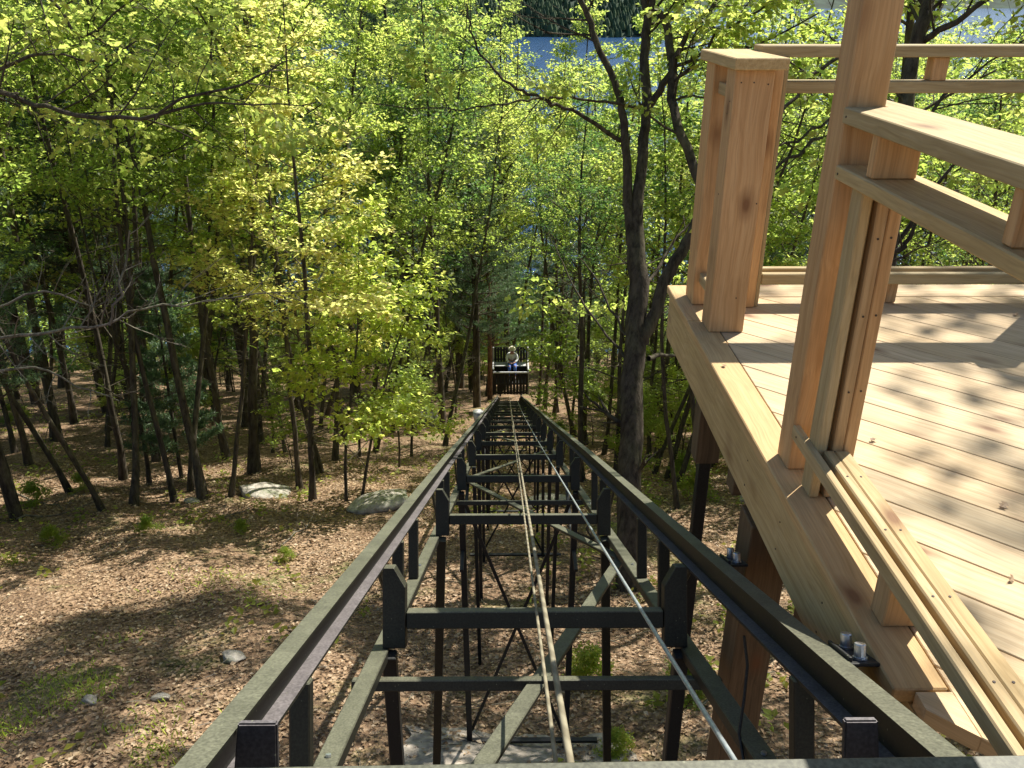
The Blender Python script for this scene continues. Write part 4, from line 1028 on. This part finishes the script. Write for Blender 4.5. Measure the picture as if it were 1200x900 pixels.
def traced_tree(name, label, limbs, base_px, leafm, per, lsize, seed, barkm='bark', free=(), lobed=True, lead=None):
    rng = np.random.default_rng(seed); W = Geo(); sp = Sprays()
    for l_ in limbs: limb(W, sp, rng, **l_)
    if lead is not None: W.tube(lead, np.linspace(0.05, 0.01, len(lead)), 6)
    for (p, d, L, r) in free: branch(rng, W, sp, p, d, L, r, 2, 1.0)
    p0 = at_depth(*limbs[0]['pts'][0][:3]); r0 = limbs[0]['pts'][0][3]*limbs[0]['pts'][0][2]/F*0.45
    b = np.array([p0[0], p0[1], float(g(p0[0], p0[1]))])
    if p0[2] > b[2]+0.02: W.tube([b-np.array([0, 0, 0.3]), b+np.array([0, 0, 0.15]), p0*0.5+b*0.5, p0], [r0*1.5, r0*1.25, r0*1.05, r0], 9)
    t = thing(name, label, 'tree', b)
    W.V = [v-np.array(b) for v in W.V]
    link('trunk', W.mesh('trunk', M[barkm], True), t)
    Lf = Geo(); sp.leaves(rng, Lf, per, lsize, 0.5, 0.5, 0.34, lobed)
    if Lf.V:
        Lf.V = [v-np.array(b) for v in Lf.V]; link('crown', Lf.mesh('crown', M[leafm]), t)
    return t
D = 12.0
bx = ground_at(738, 690)
def L_(pts, **k): return dict(pts=pts, **k)
main = [
 L_([(737, 720, 12.25, 44), (738, 690, 12.1, 40), (738, 620, 12, 35), (738, 540, D, 33), (741, 470, D, 32), (745, 400, D, 30), (748, 330, D, 28), (745, 292, D, 26)], sub=0.5, leafy=0.1, L0=0.8),
 L_([(744, 300, D, 17), (736, 240, D, 14), (734, 187, 11.9, 12), (729, 128, 11.8, 11), (721, 96, 11.7, 10), (703, 59, 11.6, 9), (692, 27, 11.5, 9), (680, 0, 11.4, 8), (668, -60, 11.3, 7), (650, -150, 11.2, 4)], leafy=0.5, sub=0.7, start=0.55),
 L_([(727, 165, 11.9, 7), (700, 148, 11.6, 6), (679, 133, 11.4, 5.5), (652, 123, 11.2, 5), (633, 115, 11.1, 5), (612, 107, 11, 4.5), (591, 93, 10.9, 4), (572, 72, 10.8, 3.5), (556, 51, 10.7, 3), (551, 27, 10.6, 2.5), (546, 4, 10.5, 2)], leafy=0.6, sub=1.3),
 L_([(752, 126, 11.9, 5), (724, 122, 11.4, 4.5), (700, 120, 11.2, 4), (673, 116, 11, 4), (647, 114, 10.8, 4), (625, 116, 10.6, 3.5), (601, 121, 10.5, 3), (567, 125, 10.4, 2.6), (540, 128, 10.3, 2.4), (480, 126, 10.2, 1.8), (420, 121, 10.1, 1.2)], leafy=0.55, sub=1.1),
 L_([(748, 300, D, 20), (747, 240, D, 17), (752, 187, D, 15), (755, 149, D, 14), (757, 115, D, 14), (756, 67, D, 13), (757, 27, D, 12), (754, -20, D, 11), (748, -120, D, 8), (745, -260, D, 4)], leafy=0.85, sub=0.9, start=0.62, L0=1.4),
 L_([(759, 130, D, 11), (768, 113, 11.9, 10), (777, 99, 11.8, 10), (788, 82, 11.7, 9)], sub=0),
 L_([(752, 402, D, 20), (764, 373, 11.9, 18), (775, 341, 11.8, 18), (790, 307, 11.7, 17), (810, 275, 11.6, 16), (822, 240, 11.5, 15), (816, 200, 11.5, 14), (798, 160, 11.5, 13), (789, 128, 11.6, 13), (788, 88, 11.6, 12), (785, 53, 11.6, 12), (780, 29, 11.6, 11), (767, 8, 11.5, 10), (755, -30, 11.4, 8), (740, -140, 11.3, 4)], leafy=0.8, sub=0.6, start=0.5),
 L_([(790, 85, 11.6, 7), (793, 69, 11.5, 8), (807, 35, 11.3, 7), (828, 16, 11.1, 6), (842, -4, 11, 5), (870, -60, 10.8, 3)], leafy=0.9, sub=1.3),
 L_([(787, 80, 11.6, 5), (800, 75, 11.5, 5), (823, 61, 11.3, 4.5), (839, 40, 11.1, 4), (860, 29, 10.9, 4), (905, 2, 10.6, 3), (940, -30, 10.4, 2)], leafy=0.9, sub=1.5),
 L_([(788, 98, 11.6, 5), (805, 84, 11.4, 4.5), (828, 68, 11.2, 4), (880, 55, 10.9, 3), (960, 15, 10.5, 2)], leafy=0.9, sub=1.4),
 L_([(789, 118, 11.6, 4), (806, 112, 11.4, 3.5), (824, 115, 11.2, 3), (860, 100, 11, 2), (880, 108, 10.9, 1.5)], leafy=0.9, sub=1.3),
 L_([(760, 420, D, 8), (775, 415, 12.2, 6), (790, 416, 12.4, 4), (806, 409, 12.6, 3)], leafy=0, sub=1.0),
 L_([(736, 395, D, 4), (716, 362, 12.2, 3), (700, 330, 12.3, 2.6), (684, 306, 12.4, 2)], leafy=0.3, sub=1.0),
 L_([(733, 420, D, 4), (700, 378, 12.4, 3), (680, 350, 12.6, 2.6), (660, 310, 12.8, 2), (650, 285, 12.9, 1.4)], leafy=0.3, sub=1.0),
 L_([(744, 340, D, 6), (770, 320, 12.4, 5), (786, 290, 12.7, 4), (808, 262, 12.9, 3)], leafy=0.3, sub=1.2),
]
rngm = np.random.default_rng(3)
free = []
for k in range(9):
    p = at_depth(750+rngm.uniform(-10, 10), -60-k*35, D); az = rngm.uniform(0, 6.28)
    free.append((p, [math.cos(az), math.sin(az), 0.5], rngm.uniform(1.6, 2.8), 0.035))
top = at_depth(745, -260, D); lead = wander(rngm, top, [0.05, 0.05, 1], 5.5, 6, 0.05)
main.append(None)
for k in range(20):
    q, _ = along(lead, k/20); az = k*2.4
    free.append((q, [math.cos(az), math.sin(az), 0.35], rngm.uniform(1.8, 3.0)*(1-0.4*k/20), 0.03))
main.pop()
traced_tree('broadleaf_tree', 'big forked tree with a thick knobbly trunk standing between the track and the deck', main, bx, 'leaf_lime', 13, 0.105, 77, free=free, lead=lead)

# second traced tree, behind the deck on the right
D2 = 8.6
pb = at_depth(1012, 470, 9.6)
t3 = [
 L_([(1010, 560, 9.9, 30), (1025, 420, 9.3, 27), (1042, 280, 8.9, 24), (1063, 122, D2, 20), (1070, 66, D2, 19), (1079, 30, 8.5, 18), (1088, 0, 8.5, 17), (1104, -80, 8.4, 14), (1110, -220, 8.3, 8), (1120, -420, 8.2, 4)], leafy=0.8, sub=0.8, start=0.55, L0=1.5),
 L_([(1082, 50, D2, 10), (1093, 40, 8.4, 10), (1120, 23, 8.2, 9), (1157, -2, 8.0, 8), (1230, -50, 7.7, 6), (1330, -100, 7.4, 4)], leafy=0.85, sub=1.2),
 L_([(1062, 125, D2, 4), (1010, 60, 8.3, 3.5), (973, 73, 8.1, 5), (940, 100, 8.0, 5), (912, 136, 7.9, 5), (895, 160, 7.85, 3)], leafy=0.3, sub=0.8),
 L_([(1035, 330, 9, 6), (1000, 150, 8.8, 5), (963, 148, 8.6, 4), (935, 163, 8.5, 4), (910, 172, 8.4, 3), (880, 185, 8.3, 2)], leafy=0.6, sub=1.0),
 L_([(1035, 350, 9, 6), (1000, 175, 8.8, 5), (960, 163, 8.7, 5), (935, 180, 8.6, 5), (908, 195, 8.5, 4), (885, 215, 8.4, 3)], leafy=0.5, sub=1.0),
 L_([(1045, 250, 8.9, 8), (1095, 130, 8.6, 5), (1125, 100, 8.5, 4), (1180, 60, 8.3, 3), (1240, 20, 8.1, 2)], leafy=0.9, sub=1.4),
 L_([(1030, 380, 9.1, 10), (1042, 305, 8.9, 9), (1058, 290, 8.8, 8), (1068, 272, 8.7, 6), (1080, 250, 8.6, 3)], leafy=0.2, sub=1.0),
 L_([(1040, 300, 9, 8), (1120, 190, 8.8, 4), (1160, 180, 8.7, 4), (1210, 165, 8.6, 5), (1260, 150, 8.5, 4)], leafy=0.9, sub=1.4),
]
free = []
for k in range(9):
    p = at_depth(1105+rngm.uniform(-10, 15), -60-k*42, 8.4); az = rngm.uniform(0, 6.28)
    free.append((p, [math.cos(az), math.sin(az), 0.45], rngm.uniform(1.5, 2.6), 0.03))
pt = at_depth(1010, 560, 9.9)
traced_tree('broadleaf_tree', 'dark leaning tree behind the deck with a big limb going up to the right', t3, pt, 'leaf_lime', 13, 0.10, 78, free=free)

# the long limbs reaching in from the left edge belong to two trees just outside the picture
D3 = 8.5
gl = np.array([-7.2, 5.2, 0.0]); gl[2] = float(g(gl[0], gl[1]))
c1 = at_depth(-90, 60, 8.6)
def world_limb(W, pts, rad): W.tube(np.array(pts), rad, 9)
left1 = [
 L_([(-330, 560, 8.9, 40), (-300, 380, 8.8, 34), (-250, 230, 8.7, 30), (-170, 120, 8.6, 24), (-130, 0, 8.5, 18), (-120, -200, 8.4, 8)], sub=0.5, leafy=0.9, start=0.6),
 L_([(-190, 150, 8.6, 14), (-90, 95, 8.6, 10), (0, 107, D3, 8), (40, 122, D3, 7), (90, 134, 8.4, 7), (165, 137, 8.3, 6), (240, 122, 8.3, 3.5), (300, 123, 8.3, 2.5), (370, 120, 8.3, 1.5)], leafy=0.25, sub=1.3, tl=0.35),
 L_([(180, 137, 8.3, 4.5), (215, 118, 8.2, 4), (250, 107, 8.2, 4), (300, 90, 8.1, 3), (345, 70, 8.1, 1.5)], leafy=0.3, sub=1.2, tl=0.3),
 L_([(-150, 70, 8.6, 10), (-40, 95, 8.6, 6), (20, 72, 8.6, 5), (60, 62, 8.6, 4), (110, 70, 8.6, 3), (160, 48, 8.6, 2)], leafy=0.9, sub=1.6),
 L_([(-140, 30, 8.6, 10), (-30, -20, 8.9, 7), (60, 0, 9.0, 5), (95, 45, 9.1, 4), (130, 20, 9.2, 3), (165, -5, 9.3, 2)], leafy=0.9, sub=1.8),
]
traced_tree('broadleaf_tree', 'tree outside the left edge whose long thin limb crosses the upper left of the picture', left1, at_depth(-330, 560, 8.9), 'leaf_lime', 11, 0.092, 79)
left2 = [
 L_([(-260, 760, 8.6, 28.1), (-240, 560, 8.5, 25.0), (-210, 430, 8.4, 21.8), (-190, 300, 8.3, 17.2), (-200, 100, 8.2, 10.9)], sub=0.3, leafy=0.0),
 L_([(-205, 420, 8.4, 12.5), (-90, 400, 8.2, 7.0), (0, 395, 8.0, 5.1), (60, 388, 8, 4.7), (125, 380, 8, 3.9), (150, 366, 8, 3.5), (215, 358, 8, 2.7), (300, 345, 8, 2.0), (375, 338, 8, 0.9)], leafy=0.0, sub=1.9, tl=0.3, L0=0.6),
 L_([(128, 380, 8, 4.3), (138, 345, 7.9, 3.9), (146, 310, 7.9, 3.1), (152, 270, 7.8, 2.0)], leafy=0, sub=2, L0=0.5, tl=0.25),
 L_([(95, 384, 8, 2.3), (112, 350, 8, 2.0), (130, 315, 8, 1.4)], leafy=0, sub=2, L0=0.5, tl=0.25),
 L_([(-100, 470, 8.3, 6.2), (-20, 440, 8.3, 4.7), (40, 430, 8.4, 3.1), (90, 450, 8.5, 2.3), (140, 470, 8.6, 1.2)], leafy=0, sub=1.6, tl=0.25, L0=0.5),
 L_([(-100, 330, 8.3, 6.2), (-10, 360, 8.3, 3.9), (50, 340, 8.4, 3.1), (110, 360, 8.5, 2.0), (160, 330, 8.6, 1.2)], leafy=0, sub=1.6, tl=0.25, L0=0.5),
 L_([(135, 320, 12, 1.6), (170, 295, 12, 2.3), (230, 296, 12, 2.3), (280, 285, 12, 2.0), (330, 255, 12, 1.6)], leafy=0, sub=1.5, L0=0.6),
]
left2 = left2[:-1]
traced_tree('dead_tree', 'dead tree whose pale bare branch with many twigs crosses the left of the picture', left2, at_depth(-260, 760, 8.6), 'leaf_lime', 0, 0.1, 80, 'bark_pale')

# ------------------------------------------------------------------ things on the ground
def rock(px, py, wpx, hpx, label, seed, flat=0.35, sink=0.35):
    p = ground_at(px, py); d = p@f_; R = wpx*d/F/2
    rr = np.random.default_rng(seed); bm = bmesh.new(); bmesh.ops.create_icosphere(bm, subdivisions=4, radius=1)
    ph = rr.uniform(0, 6.28, 9)
    cuts = [unit(rr.normal(0, 1, 3)) for _ in range(9)]; dist = rr.uniform(0.62, 0.92, 9)
    for v in bm.verts:
        c_ = np.array(v.co)
        for nn, dd in zip(cuts, dist):
            k_ = c_@nn-dd
            if k_ > 0: c_ = c_-nn*k_*0.92
        c_ = c_*(1+0.05*math.sin(c_[0]*5+ph[0])*math.sin(c_[1]*6+ph[1])+0.02*math.sin(c_[2]*17+ph[2])*math.sin(c_[0]*15))
        v.co = c_
    bmesh.ops.scale(bm, vec=(R*1.05, R*0.75, R*flat), verts=bm.verts)
    for fc in bm.faces: fc.smooth = True
    me = bpy.data.meshes.new('rock'); bm.to_mesh(me); bm.free(); me.materials.append(M['rock'])
    o = link('rock', me, None, (p[0], p[1], p[2]+R*flat*(0.75-sink)), (rr.uniform(-.1, .1)-0.3, rr.uniform(-.1, .1), rr.uniform(-.4, .4)))
    return tag(o, label, 'rock')
rock(313, 580, 74, 20, 'long mossy grey rock lying in the shade at the foot of the twin maples', 1, 0.24)
rock(226, 589, 20, 9, 'small dark mossy rock beside the black trunks on the left', 2, 0.5)
rock(446, 592, 72, 30, 'broad flat pale rock lit by the sun left of the rail', 3, 0.30)
rock(636, 592, 58, 22, 'pale flat rock lying under the track beside a trestle leg', 4, 0.35)
rock(500, 498, 40, 14, 'pale rounded boulder left of the track near the far end', 5, 0.6)
rock(885, 590, 40, 18, 'grey rock in the shade below the deck', 6, 0.5)
rock(188, 800+20, 22, 8, 'small whitish stone in the leaf litter at lower left', 7, 0.5, 0.2)
rock(105, 824, 22, 12, 'small white stone beside green moss at lower left', 8, 0.6, 0.2)
rock(273, 772, 32, 12, 'low dark slab in the litter just left of the rail', 11, 0.4, 0.4)
# footing pad of rough concrete under the trestle
fp = T(CX, 6.64, 0.87)
bm = bmesh.new(); bmesh.ops.create_grid(bm, x_segments=24, y_segments=14, size=1)
rr = np.random.default_rng(4)
for v in bm.verts:
    v.co.x *= 1.05*(1+0.05*math.sin(v.co.y*7)); v.co.y *= 0.55*(1+0.07*math.sin(v.co.x*9))
    v.co.z = float(g(CX+v.co.x, fp.y-0.35+v.co.y))-float(g(CX, fp.y-0.35))+0.015+0.03*rr.random()
r = bmesh.ops.extrude_face_region(bm, geom=bm.faces[:]); bmesh.ops.translate(bm, vec=(0, 0, -0.12), verts=[v for v in r['geom'] if isinstance(v, bmesh.types.BMVert)])
bmesh.ops.recalc_face_normals(bm, faces=bm.faces[:])
me = bpy.data.meshes.new('footing'); bm.to_mesh(me); bm.free(); me.materials.append(M['concrete'])
tag(link('concrete_footing', me, None, (CX, fp.y-0.35, float(g(CX, fp.y-0.35)))), 'rough pale concrete footing on the ground under the near trestle legs', 'footing')
# galvanised tub beside the far left rail
p = ground_at(478/1.0, 545)
p = np.array(T(CX-0.665, 16.2, 0.545)); gz = float(g(p[0], p[1]))
tub = thing('metal_tub', 'small pale grey tub on a post outside the left rail towards the far end', 'tub', (p[0], p[1], gz))
gt = Geo(); c_ = np.array([0, 0, p[2]-gz])
gt.tube([c_+[0, 0, -0.18], c_+[0, 0, -0.18], c_, c_+[0, 0, 0.01], c_+[0, 0, -0.01], c_+[0, 0, -0.15], c_+[0, 0, -0.151]], [0.01, 0.08, 0.10, 0.105, 0.095, 0.07, 0.001], 20)
link('bowl', gt.mesh('bowl', M['seat'], True), tub); bar('post', (p[0], p[1], gz-0.1), (p[0], p[1], p[2]-0.17), 0.05, 0.05, M['joist'], tub, (0, 1, 0))
# fallen branches
def fallen(px0, py0, px1, py1, r, label, seed, m='bark_pale'):
    a = ground_at(px0, py0); b = ground_at(px1, py1); rr = np.random.default_rng(seed)
    n_ = 8; pts = []
    for i in range(n_+1):
        s = i/n_; q = a+(b-a)*s; q[2] = float(g(q[0], q[1]))+0.05+0.04*math.sin(s*5+seed); q += rr.normal(0, 0.03, 3); pts.append(q)
    W = Geo(); sp = Sprays(); pts = np.array(pts); W.tube(pts, np.linspace(r, r*0.35, n_+1), 6)
    for i in range(7):
        q, dd = along(pts, 0.2+0.1*i); branch(rr, W, sp, q, dd+rr.normal(0, 0.7, 3)+np.array([0, 0, 0.35]), rr.uniform(0.3, 0.8), r*0.4, 1, 0.7, leafy=False, lift=0)
    W.V = [v-a for v in W.V]; tag(link('fallen_branch', W.mesh('fallen_branch', M[m], True), None, a), label, 'branch')
fallen(0, 575, 80, 598, 0.03, 'pale fallen branch on the shaded ground at the left edge', 1)
fallen(20, 612, 120, 590, 0.022, 'thin forked fallen branch in front of the leaning trunks on the left', 2)
fallen(160, 615, 300, 600, 0.02, 'long thin dead branch lying along the edge of the litter slope', 3)
fallen(780, 860, 900, 790, 0.018, 'dead branch with twigs on the ground below the right rail', 4)
fallen(330, 640, 395, 605, 0.016, 'short dead stick between the left rail and the twin maples', 5)
fallen(640, 735, 740, 760, 0.015, 'thin dead stick on the ground under the track', 6)
fallen(905, 560, 860, 610, 0.025, 'grey dead branch in the shade below the deck', 7)

# loose dead leaves: nobody could count them
rng = np.random.default_rng(8)
m_ = 105000
y = 1.5+19*rng.random(m_)**1.15; x = rng.uniform(-1, 1, m_)*(0.66*y+3.2)
hm = 0.03*np.sin(x*5.3+np.sin(y*3.1)*2)*np.sin(y*4.7+np.cos(x*2.2)*2)
dens = 0.55+0.45*np.sin(x*1.3+2)*np.sin(y*1.1+x*0.4)
k = rng.random(m_) < np.clip(dens*1.3+0.12+0.25*np.sin(x*3.1)*np.sin(y*2.7+1), 0.06, 1); x, y, hm = x[k], y[k], hm[k]; m_ = len(x)
Pn = np.stack([x, y, g(x, y)+hm+0.01+0.025*rng.random(m_)], 1)
az = rng.uniform(0, 6.28, m_); Dd = np.stack([np.cos(az), np.sin(az), -0.38*np.sin(az)+rng.normal(0, 0.3, m_)], 1)
Nn = unit(np.array([0, 0.36, 1.0])+rng.normal(0, 0.42, (m_, 3)))
gl_ = Geo(); gl_.leaves(Pn, Dd, Nn, rng.uniform(0.028, 0.07, m_)*(0.85+0.03*y), 0.36)
tag(link('leaf_litter', gl_.mesh('leaf_litter', M['litter'])), kind='stuff')
# loose twigs among the leaves
rng = np.random.default_rng(18); gt_ = Geo()
for k in range(900):
    y_ = 2+17*rng.random(); x_ = rng.uniform(-1, 1)*(0.66*y_+2.5); a_ = rng.uniform(0, 3.14); L_k = rng.uniform(0.08, 0.45)
    p0 = np.array([x_, y_, 0]); p1 = p0+np.array([math.cos(a_), math.sin(a_), 0])*L_k; pm = (p0+p1)/2+rng.normal(0, 0.02, 3)
    P3 = np.stack([p0, pm, p1]); P3[:, 2] = g(P3[:, 0], P3[:, 1])+0.035+0.03*rng.random(3)
    gt_.tube(P3, [0.005, 0.004, 0.002], 3)
tag(link('twigs', gt_.mesh('twigs', M['bark_pale'])), kind='stuff')
# low green ground plants in patches
rng = np.random.default_rng(9)
gp = Geo(); cs = []
while len(cs) < 1100:
    y_ = rng.uniform(4, 38); x_ = rng.uniform(-1, 1)*(0.62*y_+3)
    open_ = (-8.5 < x_ < 0 and y_ < 13.5)
    v = math.sin(x_*0.9+1)*math.sin(y_*0.6+x_*0.3)
    if v < (0.55 if open_ else -0.1) and rng.random() > 0.06: continue
    cs.append((x_, y_)) if not (open_ and rng.random() < 0.45) else None
cs = np.array(cs)
for n_leaf in (10,):
    B = np.repeat(cs, n_leaf, 0); mm = len(B); B = B+rng.normal(0, 0.09, (mm, 2))
    hgt = np.abs(rng.normal(0.08, 0.06, mm)); az = rng.uniform(0, 6.28, mm)
    Pn = np.stack([B[:, 0], B[:, 1], g(B[:, 0], B[:, 1])+0.03+hgt], 1)
    Dd = np.stack([np.cos(az), np.sin(az), rng.uniform(-0.3, 0.5, mm)], 1); Nn = unit(np.array([0, 0.2, 1.0])+rng.normal(0, 0.3, (mm, 3)))
    gp.leaves(Pn, Dd, Nn, rng.uniform(0.06, 0.13, mm), 0.34)
tag(link('ground_plants', gp.mesh('ground_plants', M['leaf_lime'])), kind='stuff')
# grass blades in a few thin patches on the slope
gg = Geo(); rng = np.random.default_rng(10)
for (px, py, rad, num) in ((105, 810, 0.45, 320), (180, 850, 0.5, 120), (60, 800, 0.4, 120), (250, 680, 0.7, 160), (190, 885, 0.3, 120), (10, 855, 0.4, 220), (300, 700, .6, 90), (150, 750, .5, 60)):
    p = ground_at(px, py); q = rng.normal(0, rad*0.5, (num, 2))+p[:2]; az = rng.uniform(0, 6.28, num)
    Pn = np.stack([q[:, 0], q[:, 1], g(q[:, 0], q[:, 1])+0.02], 1); Dd = np.stack([np.cos(az)*0.6, np.sin(az)*0.6, np.full(num, 0.8)], 1)
    gg.leaves(Pn, Dd, unit(rng.normal(0, 1, (num, 3))), rng.uniform(0.04, 0.11, num), 0.07)
tag(link('grass', gg.mesh('grass', M['leaf_lime'])), kind='stuff')

# leafy plants one can pick out
for k, (px, py, s, lab) in enumerate((
    (62, 640, 0.45, 'low green plant on the litter slope near the left edge'),
    (175, 625, 0.4, 'small green seedling in the middle of the shaded edge of the slope'),
    (285, 625, 0.32, 'small green seedling just below the mossy rock'),
    (335, 658, 0.3, 'small green seedling close to the left rail'),
    (95, 575, 0.5, 'low bright green shrub among the leaning trunks on the left'),
    (815, 585, 0.7, 'bright green plant on the ground below the deck fascia'),
    (800, 560, 0.7, 'leafy plant at the foot of the trunks below the deck corner'),
    (690, 800, 0.5, 'green plant on the ground under the track near the ropes'),
    (720, 885, 0.3, 'tiny green plant behind the concrete footing'),
    (800, 820, 0.5, 'green plant among dead twigs below the right rail'))):
    p = ground_at(px, py); put_tree('plant', 'bush', p[0], p[1], s*0.62, k*1.3, lab, 'plant', 'leaf_lime')

# the lowest part of the wood above the shore reads as one mass of leaves
rng = np.random.default_rng(14); nc = 900
cy = rng.uniform(62, 103, nc); cx_ = rng.uniform(-1, 1, nc)*(0.72*cy+6); ch = rng.uniform(0.3, 8.0, nc)
nl_ = 60; mm = nc*nl_
cc = np.repeat(np.stack([cx_, cy, g(cx_, cy)+ch], 1), nl_, 0)+rng.normal(0, 1, (mm, 3))*np.array([1.7, 1.7, 1.1])
fw = Geo(); fw.leaves(cc, unit(rng.normal(0, 1, (mm, 3))), unit(np.array([0, 0, 1.0])+rng.normal(0, 0.6, (mm, 3))), rng.uniform(0.25, 0.55, mm), 0.42)
tag(link('far_wood', fw.mesh('far_wood', M['leaf_green'])), kind='stuff')
# the far shore: conifers too many to count
rng = np.random.default_rng(12)
HA = hillA; ny, nx, _ = HA.shape
gf = Geo(); num = 15000
jj = rng.uniform(nx*0.55, nx-2, num); ii = (rng.random(num)**1.4)*(ny-14)
j0 = jj.astype(int); i0 = ii.astype(int); fj = (jj-j0)[:, None]; fi = (ii-i0)[:, None]
Pp = HA[i0, j0]*(1-fi)*(1-fj)+HA[i0+1, j0]*fi*(1-fj)+HA[i0, j0+1]*(1-fi)*fj+HA[i0+1, j0+1]*fi*fj
Pp = Pp[Pp[:, 2] > -45.2]; num = len(Pp)
hh = rng.uniform(6, 13, num); ww = hh*rng.uniform(0.2, 0.42, num)
K = 6; th = np.arange(K)*2*math.pi/K
V = []
for lv, (zf, wf) in enumerate(((0.0, 1.0), (0.45, 0.75), (1.0, 0.02))):
    rj = ww[:, None]*wf*rng.uniform(0.75, 1.25, (num, K))
    V.append(np.stack([Pp[:, 0:1]+rj*np.cos(th), Pp[:, 1:2]+rj*np.sin(th), np.repeat((Pp[:, 2]+hh*zf)[:, None], K, 1)], -1))
V = np.stack(V, 1).reshape(-1, 3); q = []
for lv in range(2):
    for j in range(K): q.append([lv*K+j, lv*K+(j+1) % K, (lv+1)*K+(j+1) % K, (lv+1)*K+j])
Q = (np.arange(num)*3*K)[:, None, None]+np.array(q)[None]
tag(link('far_conifers', npmesh('far_conifers', V, [Q.reshape(-1, 4)], M['fartree'])), kind='stuff')
tot = 0
for me in bpy.data.meshes:
    if me.users: tot += sum(1 for _ in ()) + len(me.loops)-2*len(me.polygons)
print('unique triangles', tot, 'objects', len(bpy.data.objects))
